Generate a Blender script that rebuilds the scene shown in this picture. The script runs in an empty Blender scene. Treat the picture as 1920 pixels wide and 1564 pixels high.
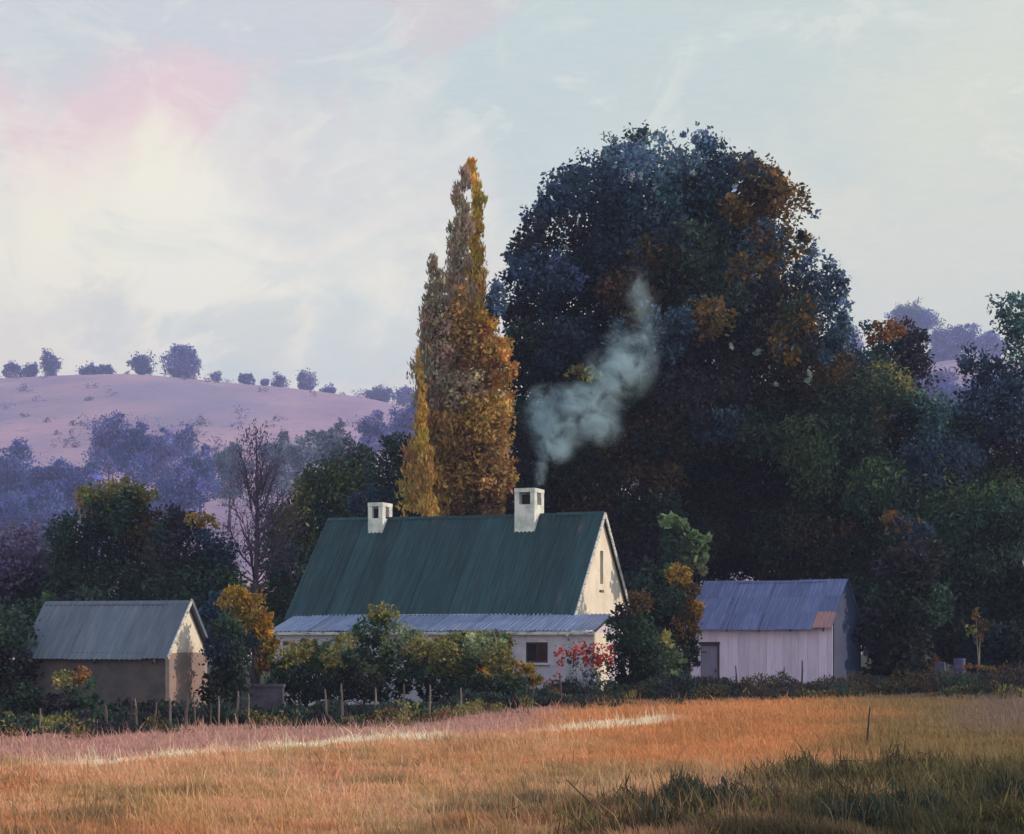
import bpy, math, random
import numpy as np
from mathutils import Vector, Matrix

rng = np.random.default_rng(7)
random.seed(7)
S = bpy.context.scene
COL = S.collection
R = math.radians

# ------------------------------------------------------------------ camera
F = 3583.0            # focal length in photograph pixels
CZ = 2.2              # eye height
HY = 1200.0           # horizon row
cam_d = bpy.data.cameras.new('camera')
cam_d.sensor_width = 36.0
cam_d.lens = 36.0 * F / 1920.0
cam_d.shift_y = (HY - 782.0) / 1920.0
cam_d.clip_end = 9000
cam = bpy.data.objects.new('camera', cam_d)
cam.location = (0, 0, CZ)
cam.rotation_euler = (R(90), 0, 0)
COL.objects.link(cam)
S.camera = cam

# ------------------------------------------------------------------ render settings
S.view_settings.view_transform = 'Standard'
S.view_settings.look = 'None'
S.view_settings.gamma = 1
S.view_settings.use_curve_mapping = False
S.view_settings.exposure = 0.0
S.render.engine = 'CYCLES'
S.cycles.use_denoising = True
S.cycles.max_bounces = 6
S.cycles.diffuse_bounces = 3
S.cycles.transmission_bounces = 3
S.cycles.transparent_max_bounces = 8
S.cycles.volume_bounces = 1

# ------------------------------------------------------------------ sun
SUN_AZ = 8.0     # degrees behind the +x axis (sun comes from the right, a little behind the farm)
SUN_EL = 17.0
sd = bpy.data.lights.new('sun', 'SUN')
sd.energy = 3.4
sd.angle = R(0.6)
sd.color = (1.0, 0.80, 0.58)
sun = bpy.data.objects.new('sun', sd)
sv = Vector((math.cos(R(SUN_AZ)) * math.cos(R(SUN_EL)), math.sin(R(SUN_AZ)) * math.cos(R(SUN_EL)), math.sin(R(SUN_EL))))
sun.rotation_euler = sv.to_track_quat('Z', 'Y').to_euler()
sun.location = (60, 30, 60)
COL.objects.link(sun)


# ------------------------------------------------------------------ node helpers
class NT:
    def __init__(self, nt):
        self.nt = nt
        nt.nodes.clear()

    def n(self, typ, **kw):
        nd = self.nt.nodes.new(typ)
        for k, v in kw.items():
            if k.startswith('_'):
                setattr(nd, k[1:], v)
            else:
                key = k.replace('__', ' ')
                sock = nd.inputs[key] if key in nd.inputs else nd.inputs[int(key[1:])] if key[0] == 'i' and key[1:].isdigit() else None
                if sock is None:
                    raise KeyError(k)
                self.put(sock, v)
        return nd

    def put(self, sock, v):
        if isinstance(v, bpy.types.NodeSocket):
            self.nt.links.new(v, sock)
        else:
            sock.default_value = v

    def math(self, op, a, b=0.0, c=0.0, clamp=False):
        nd = self.nt.nodes.new('ShaderNodeMath')
        nd.operation = op
        nd.use_clamp = clamp
        self.put(nd.inputs[0], a)
        self.put(nd.inputs[1], b)
        self.put(nd.inputs[2], c)
        return nd.outputs[0]

    def mix(self, f, a, b, blend='MIX'):
        nd = self.nt.nodes.new('ShaderNodeMix')
        nd.data_type = 'RGBA'
        nd.blend_type = blend
        self.put(nd.inputs[0], f)
        self.put(nd.inputs[6], a if isinstance(a, bpy.types.NodeSocket) else (*a, 1))
        self.put(nd.inputs[7], b if isinstance(b, bpy.types.NodeSocket) else (*b, 1))
        return nd.outputs[2]

    def ramp(self, f, a, b, lo=0.0, hi=1.0):
        nd = self.nt.nodes.new('ShaderNodeMapRange')
        nd.interpolation_type = 'SMOOTHSTEP'
        self.put(nd.inputs[0], f)
        nd.inputs[1].default_value = a
        nd.inputs[2].default_value = b
        nd.inputs[3].default_value = lo
        nd.inputs[4].default_value = hi
        return nd.outputs[0]

    def noise(self, vec, scale, detail=4, rough=.55, dist=0.0, color=False):
        nd = self.nt.nodes.new('ShaderNodeTexNoise')
        if vec is not None:
            self.put(nd.inputs['Vector'], vec)
        nd.inputs['Scale'].default_value = scale
        nd.inputs['Detail'].default_value = detail
        nd.inputs['Roughness'].default_value = rough
        nd.inputs['Distortion'].default_value = dist
        return nd.outputs['Color' if color else 'Fac']

    def vmul(self, vec, s):
        nd = self.nt.nodes.new('ShaderNodeVectorMath')
        nd.operation = 'MULTIPLY'
        self.put(nd.inputs[0], vec)
        nd.inputs[1].default_value = s
        return nd.outputs[0]

    def vadd(self, a, b):
        nd = self.nt.nodes.new('ShaderNodeVectorMath')
        nd.operation = 'ADD'
        self.put(nd.inputs[0], a)
        self.put(nd.inputs[1], b)
        return nd.outputs[0]


def lin(r, g, b):
    f = lambda c: (c / 255 / 12.92) if c / 255 <= .04045 else ((c / 255 + .055) / 1.055) ** 2.4
    return (f(r), f(g), f(b))


# ------------------------------------------------------------------ world: soft cloudy dusk sky over the Sky Texture
W = bpy.data.worlds.new('World')
S.world = W
W.use_nodes = True
t = NT(W.node_tree)
sky = t.n('ShaderNodeTexSky')
sky.sky_type = 'NISHITA'
sky.sun_disc = False
sky.sun_elevation = R(SUN_EL)
sky.sun_rotation = R(90 - SUN_AZ)
tc = t.n('ShaderNodeTexCoord').outputs['Generated']
wob = t.noise(tc, 9.0, 5, .6, 0.6, color=True)
wob = t.vadd(wob, (-.5, -.5, -.5))
wob = t.vmul(wob, (.26, .26, .15))
dvec = t.vadd(tc, wob)
sep = t.n('ShaderNodeSeparateXYZ', Vector=dvec)
az = t.math('ARCTAN2', sep.outputs[0], sep.outputs[1])
el = t.math('ARCSINE', sep.outputs[2])
# the cloud deck: cream near the horizon, blue grey higher up, mottled all round
deck = t.mix(t.ramp(el, .10, .30), lin(244, 238, 222), lin(208, 220, 224))
deck = t.mix(t.ramp(el, .34, .9), deck, lin(150, 176, 214))
n1 = t.noise(t.vmul(tc, (1, 1, 2.6)), 5.0, 6, .55, .3)
deck = t.mix(t.ramp(n1, .44, .64, 0, .55), deck, lin(206, 222, 226))
n2 = t.noise(t.vmul(tc, (1, 1, 2.2)), 7.5, 6, .6, .5)
deck = t.mix(t.ramp(n2, .5, .68, 0, .28), deck, lin(228, 214, 222))


def cloud(px, py, rx, ry, col, amt):
    global deck
    a0, e0 = math.atan2(px - 960, F), math.atan2(HY - py, F)
    da = t.math('DIVIDE', t.math('SUBTRACT', az, a0), rx / F)
    de = t.math('DIVIDE', t.math('SUBTRACT', el, e0), ry / F)
    d = t.math('ADD', t.math('MULTIPLY', da, da), t.math('MULTIPLY', de, de))
    deck = t.mix(t.ramp(d, 1.5, 0.0, 0, amt), deck, col)


cloud(1750, 420, 620, 460, lin(222, 226, 214), .85)
cloud(1150, 90, 700, 260, lin(194, 212, 218), .7)
cloud(200, 60, 420, 180, lin(204, 208, 224), .7)
cloud(700, 0, 260, 70, lin(218, 200, 212), .6)
cloud(270, 285, 380, 165, lin(240, 206, 218), .8)
cloud(60, 330, 240, 120, lin(240, 212, 218), .5)
cloud(280, 510, 500, 200, lin(255, 251, 232), 1.0)
cloud(560, 540, 340, 170, lin(253, 250, 236), .9)
cloud(720, 300, 200, 200, lin(232, 230, 230), .7)
cloud(380, 660, 420, 70, lin(250, 244, 228), .6)
cloud(490, 650, 80, 70, lin(204, 218, 218), .6)
cloud(700, 640, 120, 120, lin(206, 222, 222), .7)
cloud(140, 640, 200, 50, lin(214, 216, 220), .5)
cloud(270, 640, 110, 90, lin(212, 220, 220), .5)
strokes = t.noise(t.vmul(tc, (14, 14, 60)), 6.0, 5, .7, 1.2)
deck = t.mix(t.ramp(strokes, .3, .75, 0, .12), deck, (1.0, 1.0, .97))
n3 = t.noise(t.vmul(tc, (1, 1, 1.7)), 13.0, 7, .62, 1.4)
deck = t.mix(t.ramp(n3, .52, .66, 0, .30), deck, lin(250, 249, 240))
n4 = t.noise(t.vadd(t.vmul(tc, (1, 1, 1.5)), (3.1, 1.7, 5.0)), 10.0, 7, .62, 1.2)
deck = t.mix(t.ramp(n4, .50, .66, 0, .30), deck, lin(196, 214, 220))
nish = t.vmul(sky.outputs[0], (.1, .1, .1))
SKY_GAIN = 1.10
deck_s = t.vmul(deck, (SKY_GAIN * 1.06, SKY_GAIN * 1.035, SKY_GAIN * .93))
final = t.mix(.92, nish, deck_s)
final = t.vmul(final, (10, 10, 10))
bg = t.n('ShaderNodeBackground', Color=final)
bg.inputs['Strength'].default_value = 0.1
wo = t.n('ShaderNodeOutputWorld')
t.nt.links.new(bg.outputs[0], wo.inputs[0])


# ------------------------------------------------------------------ object helpers
def tag(o, label=None, cat=None, group=None, kind=None):
    if label: o['label'] = label
    if cat: o['category'] = cat
    if group: o['group'] = group
    if kind: o['kind'] = kind
    return o


def empty(name, loc, rz=0.0, **kw):
    o = bpy.data.objects.new(name, None)
    o.empty_display_size = .3
    o.location = loc
    o.rotation_euler = (0, 0, rz)
    COL.objects.link(o)
    return tag(o, **kw)


def obj(name, me, mat, parent=None, **kw):
    o = bpy.data.objects.new(name, me)
    if mat is not None and not me.materials:
        me.materials.append(mat)
    COL.objects.link(o)
    if parent: o.parent = parent
    return tag(o, **kw)


def np_mesh(name, V, Fc, k, col=None):
    """V (n,3), Fc (m,k) faces; col (n,3) colours per point"""
    me = bpy.data.meshes.new(name)
    V = np.ascontiguousarray(V, np.float32)
    Fc = np.ascontiguousarray(Fc, np.int32)
    me.vertices.add(len(V))
    me.vertices.foreach_set('co', V.ravel())
    me.loops.add(Fc.size)
    me.loops.foreach_set('vertex_index', Fc.ravel())
    me.polygons.add(len(Fc))
    me.polygons.foreach_set('loop_start', np.arange(0, Fc.size, k, dtype=np.int32))
    me.update(calc_edges=True)
    if col is not None:
        a = me.color_attributes.new('tint', 'FLOAT_COLOR', 'POINT')
        c4 = np.ones((len(V), 4), np.float32)
        c4[:, :3] = col
        a.data.foreach_set('color', c4.ravel())
    return me


class MB:
    """collects faces into one mesh"""
    def __init__(self):
        self.v, self.f = [], []

    def quadbox(self, c, s, rot=None, taper=1.0):
        x, y, z = s[0] / 2, s[1] / 2, s[2] / 2
        pts = [(-x, -y, -z), (x, -y, -z), (x, y, -z), (-x, y, -z)]
        pts += [(p[0] * taper, p[1] * taper, z) for p in pts]
        b = len(self.v)
        for p in pts:
            q = Vector(p)
            if rot is not None: q = rot @ q
            self.v.append((q.x + c[0], q.y + c[1], q.z + c[2]))
        for f in ((0, 3, 2, 1), (4, 5, 6, 7), (0, 1, 5, 4), (1, 2, 6, 5), (2, 3, 7, 6), (3, 0, 4, 7)):
            self.f.append(tuple(b + i for i in f))
        return self

    def tube(self, pts, rad, seg=7):
        b = len(self.v)
        n = len(pts)
        for i, (p, r) in enumerate(zip(pts, rad)):
            p = Vector(p)
            d = (Vector(pts[min(i + 1, n - 1)]) - Vector(pts[max(i - 1, 0)])).normalized()
            a = d.orthogonal().normalized() if abs(d.z) < .9 else Vector((1, 0, 0)).cross(d).normalized()
            c = d.cross(a)
            for k in range(seg):
                q = p + (a * math.cos(k * 6.2832 / seg) + c * math.sin(k * 6.2832 / seg)) * r
                self.v.append(tuple(q))
        for i in range(n - 1):
            for k in range(seg):
                k2 = (k + 1) % seg
                self.f.append((b + i * seg + k, b + i * seg + k2, b + (i + 1) * seg + k2, b + (i + 1) * seg + k))
        self.f.append(tuple(b + k for k in range(seg))[::-1])
        self.f.append(tuple(b + (n - 1) * seg + k for k in range(seg)))
        return self

    def mesh(self, name, smooth=False):
        me = bpy.data.meshes.new(name)
        me.from_pydata(self.v, [], self.f)
        if smooth:
            me.polygons.foreach_set('use_smooth', [True] * len(me.polygons))
        me.update()
        return me

    def build(self, name, mat, parent=None, smooth=False, **kw):
        return obj(name, self.mesh(name, smooth), mat, parent, **kw)


_yy = np.linspace(230, 1180, 400)
_tt = (_yy - 220) / 960
KR = float(((_tt * _tt * (3 - 2 * _tt)) / _yy).max() * 1150)


def G(x, y):
    """height of the land"""
    x = np.asarray(x, float); y = np.asarray(y, float)
    near = 0.022 * np.clip(x, -40, 40) + .05 * np.sin(x * .35 + y * .11) * np.clip((y - 20) / 30, 0, 1)
    px = 960 + x / 1150.0 * F
    prof = 12 + np.interp(px, [-3000, -800, 0, 100, 200, 270, 350, 450, 550, 650, 720, 800, 900, 1050, 1300, 1500, 1600, 1700, 1900, 2600, 5000],
                     [800, 730, 706, 702, 706, 706, 703, 706, 716, 730, 738, 752, 790, 860, 860, 760, 690, 674, 685, 760, 850])
    Rr = ((HY - prof) / F * 1150 + 2) / KR
    tt = np.clip((y - 220) / 960.0, 0, 1)
    s = tt * tt * (3 - 2 * tt)
    back = np.clip((y - 1180) / 1500.0, 0, 1)
    roll = (np.sin(x * .013 + 1) * np.sin(y * .011) * 4 + np.sin(x * .041 + y * .017) * 1.5) * np.clip((y - 260) / 300, 0, 1)
    return near * np.clip((400 - y) / 300, 0, 1) + (Rr + roll) * s * (1 - back * back * .6)


def skyline(px, y0=600, y1=1500):
    """where the land meets the sky in column px: (distance, picture row)"""
    ys = np.linspace(y0, y1, 300)
    row = HY - (G((px - 960) / F * ys, ys) - CZ) / ys * F
    i = int(row.argmin())
    return float(ys[i]), float(row[i])


def g(x, y):
    return float(G(x, y))


def P(px, py, Y):
    return ((px - 960) / F * Y, Y, CZ + (HY - py) / F * Y)


# ------------------------------------------------------------------ materials
def mat_base(name):
    m = bpy.data.materials.new(name)
    m.use_nodes = True
    t = NT(m.node_tree)
    out = t.n('ShaderNodeOutputMaterial')
    return m, t, out


def leaf_mat(name, trans=.25, var=.14):
    m, t, out = mat_base(name)
    a = t.n('ShaderNodeAttribute', _attribute_name='tint').outputs['Color']
    geo = t.n('ShaderNodeNewGeometry')
    ri = geo.outputs['Random Per Island']
    k = t.math('ADD', 1 - var, t.math('MULTIPLY', ri, 2 * var))
    c = t.n('ShaderNodeVectorMath', _operation='SCALE')
    t.put(c.inputs[0], a); t.put(c.inputs['Scale'], k)
    d = t.n('ShaderNodeBsdfPrincipled', Roughness=.75)
    t.put(d.inputs['Base Color'], c.outputs[0])
    d.inputs['Specular IOR Level'].default_value = .15
    tr = t.n('ShaderNodeBsdfTranslucent')
    t.put(tr.inputs[0], c.outputs[0])
    mx = t.n('ShaderNodeMixShader')
    mx.inputs[0].default_value = trans
    t.nt.links.new(d.outputs[0], mx.inputs[1]); t.nt.links.new(tr.outputs[0], mx.inputs[2])
    t.nt.links.new(mx.outputs[0], out.inputs[0])
    return m


def plain(name, col, rough=.8, col2=None, scale=3.0, bump=.0, bscale=20.0, stretch=(1, 1, 1), rnd=.0, metal=0.0, lo=.4, hi=.65, col3=None, scale3=1.2, lo3=.55, hi3=.7):
    m, t, out = mat_base(name)
    tc = t.n('ShaderNodeTexCoord').outputs['Object']
    oi = t.n('ShaderNodeObjectInfo')
    off = t.n('ShaderNodeVectorMath', _operation='SCALE')
    t.put(off.inputs[0], (17.0, 9.0, 5.0)); t.put(off.inputs['Scale'], oi.outputs['Random'])
    v = t.vadd(tc, off.outputs[0]) if rnd else tc
    v = t.vmul(v, stretch)
    c = None
    if col2:
        c = t.mix(t.ramp(t.noise(v, scale, 6, .65), lo, hi), col, col2)
    else:
        c = t.mix(0.0, col, col)
    if col3:
        c = t.mix(t.ramp(t.noise(v, scale3, 6, .7, .4), lo3, hi3), c, col3)
    if rnd:
        k = t.math('ADD', 1 - rnd, t.math('MULTIPLY', oi.outputs['Random'], 2 * rnd))
        sc = t.n('ShaderNodeVectorMath', _operation='SCALE')
        t.put(sc.inputs[0], c); t.put(sc.inputs['Scale'], k)
        c = sc.outputs[0]
    b = t.n('ShaderNodeBsdfPrincipled', Roughness=rough, Metallic=metal)
    t.put(b.inputs['Base Color'], c)
    b.inputs['Specular IOR Level'].default_value = .3
    if bump:
        bn = t.n('ShaderNodeBump', Height=t.noise(v, bscale, 5, .6))
        bn.inputs['Strength'].default_value = bump
        bn.inputs['Distance'].default_value = .03
        t.nt.links.new(bn.outputs[0], b.inputs['Normal'])
    t.nt.links.new(b.outputs[0], out.inputs[0])
    return m


M = {}
M['leaf'] = leaf_mat('leaf')
M['grass'] = leaf_mat('dry_grass', .25, .2)
M['bark'] = plain('bark', (.035, .03, .03), .9, (.07, .055, .05), 4, .5, 12, (4, 4, 1))
M['twig'] = plain('purple_twig', (.12, .08, .13), .9, (.2, .13, .19), 3)
M['pale_bark'] = plain('pale_bark', (.35, .30, .27), .9, (.2, .17, .15), 6, .3, 20, (3, 3, 1))
M['lime'] = plain('shaded_limewash', (.74, .69, .86), .9, (.58, .54, .72), 1.3, .5, 9, col3=(.36, .33, .38), scale3=2.2, lo3=.60, hi3=.72)  # lilac cast of skylit shade put into the wall colour
M['gable'] = plain('sunlit_limewash', (.88, .82, .74), .9, (.78, .68, .58), 1.4, .6, 7, col3=(.50, .40, .34), scale3=2.6, lo3=.6, hi3=.75)  # lit copy of the wall wash, warm sunlight put into its cream
M['chim'] = plain('white_plaster', (.85, .86, .84), .9, (.56, .60, .60), 2.5, .5, 12, col3=(.3, .3, .28), scale3=3.2, lo3=.62, hi3=.75)
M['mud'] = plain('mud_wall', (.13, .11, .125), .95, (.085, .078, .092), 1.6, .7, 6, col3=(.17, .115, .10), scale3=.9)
M['old_lime'] = plain('grey_lilac_plaster', (.15, .13, .19), .95, (.08, .075, .11), 1.6, .6, 6)
M['shed_end'] = plain('shaded_blue_iron', (.030, .045, .12), .7, (.05, .07, .165), 1.5, .2, 8, (.6, 5, .6))  # blue iron darkened, the shade on the shed end put into its colour
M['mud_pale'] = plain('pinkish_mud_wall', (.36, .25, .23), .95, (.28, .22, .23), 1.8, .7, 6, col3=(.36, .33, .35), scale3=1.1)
M['teal'] = plain('painted_iron', (.016, .046, .060), .6, (.026, .074, .092), 1.1, .15, 8, (5, .5, 1), .24, col3=(.085, .075, .07), scale3=1.4, lo3=.58, hi3=.72)
M['blue_iron'] = plain('galvanised_iron', (.17, .22, .40), .5, (.28, .31, .47), 1.5, .1, 8, (5, .6, 1), .14, col3=(.30, .20, .20), scale3=1.5, lo3=.66, hi3=.8)
M['shed_iron'] = plain('blue_iron', (.115, .14, .32), .5, (.17, .19, .38), 1.5, .1, 8, (5, .6, 1), .16, col3=(.33, .19, .17), scale3=1.3, lo3=.66, hi3=.8)
M['rust_iron'] = plain('rusty_iron', (.48, .24, .22), .8, (.34, .20, .28), 2.5, .2, 8, (4, .8, 1), .14, col3=(.2, .2, .34), scale3=2.2, lo3=.56, hi3=.66)
M['grey_iron'] = plain('weathered_iron', (.12, .145, .21), .6, (.17, .185, .25), 1.4, .1, 8, (5, .6, 1), .14, col3=(.19, .14, .15), scale3=1.6, lo3=.6, hi3=.76)
M['board'] = plain('lilac_board', (.84, .69, .96), .85, (.72, .60, .88), 1.5, .3, 14, (4, 4, .5), .10, col3=(.55, .56, .55), scale3=.7, lo3=.56, hi3=.75)
M['door'] = plain('faded_door', (.29, .26, .42), .8, (.23, .21, .34), 2.5, .3, 14, (4, 4, .5), .1)
M['dark_wood'] = plain('dark_wood', (.05, .035, .04), .85, (.10, .06, .05), 3, .3, 12)
M['shutter'] = plain('red_brown_shutter', (.10, .03, .025), .8, (.05, .02, .03), 3, .3, 12)
M['white_wood'] = plain('white_wood', (.68, .68, .68), .8, (.45, .45, .48), 3, .2, 14, (1, 1, 4), col3=(.16, .15, .17), scale3=3.0, lo3=.55, hi3=.62)
M['dark'] = plain('dark_interior', (.02, .018, .022), .9)
M['post'] = plain('grey_post', (.24, .19, .19), .9, (.12, .10, .10), 5, .4, 16, (2, 2, .5), .35)
M['drum'] = plain('lilac_drum', (.10, .09, .22), .6, (.07, .06, .14), 4)
M['log'] = plain('orange_log', (.50, .24, .09), .9, (.24, .14, .08), 5, .4, 14)
M['glass'] = plain('window_glass', (.03, .03, .04), .15)

# ------------------------------------------------------------------ land
EDGE_X = [(0, 1370), (200, 1366), (400, 1352), (560, 1347), (800, 1337), (900, 1326), (1100, 1312), (1300, 1303), (1600, 1292), (1920, 1292)]
ex, ey = [], []
for px, py in EDGE_X:
    Y = 1.95 / ((py - HY) / F + .022 * (px - 960) / F)
    ex.append((px - 960) / F * Y); ey.append(Y)


def edgeY(x):
    return np.interp(x, ex, ey)


def vnoise(x, y, s, seed=0):
    """smooth value noise"""
    x = np.asarray(x) / s + 1000 + seed * 17.3; y = np.asarray(y) / s + 1000 + seed * 7.7
    xi = np.floor(x).astype(np.int64); yi = np.floor(y).astype(np.int64)
    fx = x - xi; fy = y - yi
    fx = fx * fx * (3 - 2 * fx); fy = fy * fy * (3 - 2 * fy)
    h = lambda a, b: (((a * 374761393 + b * 668265263 + seed * 1442695) ^ ((a * 374761393 + b * 668265263) >> 13)) * 1274126177 % 1000003) / 1000003.0
    return (h(xi, yi) * (1 - fx) + h(xi + 1, yi) * fx) * (1 - fy) + (h(xi, yi + 1) * (1 - fx) + h(xi + 1, yi + 1) * fx) * fy


# the track that crosses the field
TRK = [(-40, 1443), (180, 1440), (330, 1424), (490, 1411), (650, 1396), (800, 1387), (935, 1379), (1150, 1363), (1300, 1352)]
tx, ty = [], []
for px, py in TRK:
    Y = 2.2 / ((py - HY) / F + .022 * (px - 960) / F)
    tx.append((px - 960) / F * Y); ty.append(Y)


def trackY(x):
    return np.interp(x, tx, ty)


def zone_color(x, y):
    """colour of the grasses that grow at (x, y): pink heads, golden straw, rust, green weeds; shade at the right and along the edge is painted in"""
    x = np.asarray(x, float); y = np.asarray(y, float)
    a = x / y                                      # patches fan out a little with distance, as the slopes do
    n = vnoise(x, y, 2.6, 1) * .6 + vnoise(x, y, .9, 2) * .4
    n2 = vnoise(x, y, 4.0, 3) * .6 + vnoise(x, y, 1.3, 4) * .4
    gold = np.array((.64, .40, .20)); rust = np.array((.62, .30, .15)); pink = np.array((.60, .36, .31))
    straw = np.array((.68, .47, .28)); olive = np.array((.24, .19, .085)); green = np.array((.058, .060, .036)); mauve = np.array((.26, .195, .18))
    sm = lambda v, lo, hi: np.clip((np.asarray(v) - lo) / (np.asarray(hi) - lo), 0, 1)[..., None]
    c = gold * np.ones(x.shape + (3,))
    c = c + (rust - c) * sm(n, .47, .62) * .9
    c = c + (straw - c) * sm(n2, .52, .66) * .8
    n5 = vnoise(x, y, 1.6, 71) * .6 + vnoise(x, y, .5, 72) * .4
    c = c + (np.array((.76, .45, .28)) - c) * sm(n5, .53, .64) * .8
    c = c + (np.array((.30, .22, .12)) - c) * sm(1 - n5, .58, .70) * .7
    # beyond the track on the left: pink grass
    ps = sm(y + (n - .5) * 3, trackY(x) - .3, trackY(x) + 1.2) * (1 - sm(x + (n2 - .5) * 3, 1.0, 4.0))
    c = c + (pink - c) * ps * .95
    # orange middle distance to the right
    os_ = sm(x + (n - .5) * 3, .5, 2.2) * sm(y + (n2 - .5) * 6, 29, 34)
    c = c + (np.array((.66, .31, .13)) * (.8 + .4 * n[..., None]) - c) * os_ * .85
    # olive brown further right
    ol = sm(a * 40 + (n - .5) * 3.5, 6.2, 8.2)
    c = c + (olive * 1.1 - c) * ol * .85
    mv = sm(a * 40 + (n2 - .5) * 3, 8.2, 10) * sm(y, 34, 44)  # mauve grass kept dark to paint in shade at the far right
    c = c + (mauve - c) * mv * .8
    # purple-brown strip beside the undergrowth, its shade put into the grass colour
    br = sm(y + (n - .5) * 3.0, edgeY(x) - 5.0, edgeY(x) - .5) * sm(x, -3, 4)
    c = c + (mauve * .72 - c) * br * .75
    # bleached grass along the track
    bd = np.abs(y - trackY(x)); pm = vnoise(x, x * 0, 2.4, 41)
    tb = (1 - sm(bd, .55 + .045 * (x + 10), 1.0 + .07 * (x + 10))) * sm(pm, .20, .34) * sm(x, -9.5, -7.5) * (1 - sm(x, 3.6, 4.6))
    c = c + (np.array((.97, .80, .61)) - c) * tb
    # dark green weeds nearest on the right, with the shade there painted in
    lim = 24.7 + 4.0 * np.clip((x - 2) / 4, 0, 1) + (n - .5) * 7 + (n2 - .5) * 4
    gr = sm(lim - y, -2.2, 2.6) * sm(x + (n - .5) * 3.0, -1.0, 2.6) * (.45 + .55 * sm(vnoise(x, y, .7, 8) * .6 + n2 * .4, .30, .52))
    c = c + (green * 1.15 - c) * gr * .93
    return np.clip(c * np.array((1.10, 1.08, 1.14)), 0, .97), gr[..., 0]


def axis(parts):
    out = []
    for a, b, s in parts:
        out += list(np.arange(a, b, s))
    return np.array(sorted(set(np.round(out, 4))))


gx = axis([(-3200, -400, 200), (-400, -60, 20), (-60, -22, 3), (-22, 22, .45), (22, 60, 3), (60, 400, 20), (400, 3201, 200)])
gy = axis([(-60, 14, 6), (14, 76, .45), (76, 221, 6)])


def sheet(name, xs, ys, colf, mat):
    X, Y = np.meshgrid(xs, ys)
    Z = G(X, Y)
    V = np.stack([X.ravel(), Y.ravel(), Z.ravel()], 1)
    nx, ny = len(xs), len(ys)
    i = (np.arange(ny - 1)[:, None] * nx + np.arange(nx - 1)[None, :]).ravel()
    Fc = np.stack([i, i + 1, i + 1 + nx, i + nx], 1)
    me = np_mesh(name, V, Fc, 4, colf(X.ravel(), Y.ravel()))
    me.polygons.foreach_set('use_smooth', [True] * len(me.polygons))
    return obj(name, me, mat, kind='structure')


def ground_mat():
    m, t, out = mat_base('earth_and_stubble')
    a = t.n('ShaderNodeAttribute', _attribute_name='tint').outputs['Color']
    tc = t.n('ShaderNodeTexCoord').outputs['Object']
    c = t.mix(t.ramp(t.noise(tc, 3.5, 8, .7), .35, .7, 0, .8), a, t.mix(.6, a, (.06, .04, .03)))
    b = t.n('ShaderNodeBsdfPrincipled', Roughness=.95)
    b.inputs['Specular IOR Level'].default_value = .1
    t.put(b.inputs['Base Color'], c)
    bn = t.n('ShaderNodeBump', Height=t.noise(tc, 7, 6, .7), Strength=.6, Distance=.08)
    t.nt.links.new(bn.outputs[0], b.inputs['Normal'])
    t.nt.links.new(b.outputs[0], out.inputs[0])
    return m


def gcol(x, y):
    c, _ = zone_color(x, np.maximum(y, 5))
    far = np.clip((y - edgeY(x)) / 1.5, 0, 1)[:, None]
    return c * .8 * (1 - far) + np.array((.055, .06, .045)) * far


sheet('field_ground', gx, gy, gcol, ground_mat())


def hill_mat():
    m, t, out = mat_base('pink_heath')
    tc = t.n('ShaderNodeTexCoord').outputs['Object']
    n = t.noise(t.vmul(tc, (1, .45, 1)), .012, 7, .62)
    c = t.mix(t.ramp(n, .38, .62), (.58, .36, .44), (.40, .28, .40))
    n2 = t.noise(t.vmul(tc, (1, .3, 1)), .03, 6, .65)
    c = t.mix(t.ramp(n2, .55, .72, 0, .6), c, (.66, .44, .46))
    n3 = t.noise(t.vmul(tc, (1, .5, 1)), .006, 5, .6)
    c = t.mix(t.ramp(n3, .52, .68, 0, .7), c, (.26, .25, .38))
    vo = t.noise(tc, .11, 3, .8)
    c = t.mix(t.ramp(vo, .56, .66, 0, .6), c, (.24, .2, .32))
    b = t.n('ShaderNodeBsdfPrincipled', Roughness=.95)
    b.inputs['Specular IOR Level'].default_value = .05
    t.put(b.inputs['Base Color'], c)
    t.nt.links.new(b.outputs[0], out.inputs[0])
    return m


hx = axis([(-3200, -800, 200), (-800, 800, 10), (800, 3201, 200)])
hy = axis([(220, 1400, 14), (1400, 3600, 150)])
sheet('hillside', hx, hy, lambda x, y: np.ones((len(x), 3)) * .5, hill_mat())

# ------------------------------------------------------------------ haze in the air
hz = MB()
hz.quadbox((0, 1800, 96), (6390, 3790, 212))
hm, t, out = mat_base('haze')
pv = t.n('ShaderNodeVolumePrincipled')
pv.inputs['Color'].default_value = (.50, .58, .98, 1)
pv.inputs['Density'].default_value = .00042
pv.inputs['Anisotropy'].default_value = .0
t.nt.links.new(pv.outputs[0], out.inputs['Volume'])
hz.build('haze', hm, kind='stuff')

# ------------------------------------------------------------------ foliage machinery
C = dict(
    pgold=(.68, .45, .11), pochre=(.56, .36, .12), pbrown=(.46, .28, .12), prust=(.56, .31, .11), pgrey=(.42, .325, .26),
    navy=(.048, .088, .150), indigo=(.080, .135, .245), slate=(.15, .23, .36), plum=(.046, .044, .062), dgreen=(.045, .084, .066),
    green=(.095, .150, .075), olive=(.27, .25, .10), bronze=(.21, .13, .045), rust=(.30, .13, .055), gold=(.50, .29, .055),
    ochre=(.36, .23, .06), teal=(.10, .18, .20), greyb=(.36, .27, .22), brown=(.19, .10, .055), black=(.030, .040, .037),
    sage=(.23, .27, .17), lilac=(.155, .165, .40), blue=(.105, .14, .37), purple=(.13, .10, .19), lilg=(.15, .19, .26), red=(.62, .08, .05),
    pgreen=(.20, .28, .16), umber=(.13, .085, .045), pale=(.34, .42, .47))


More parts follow.
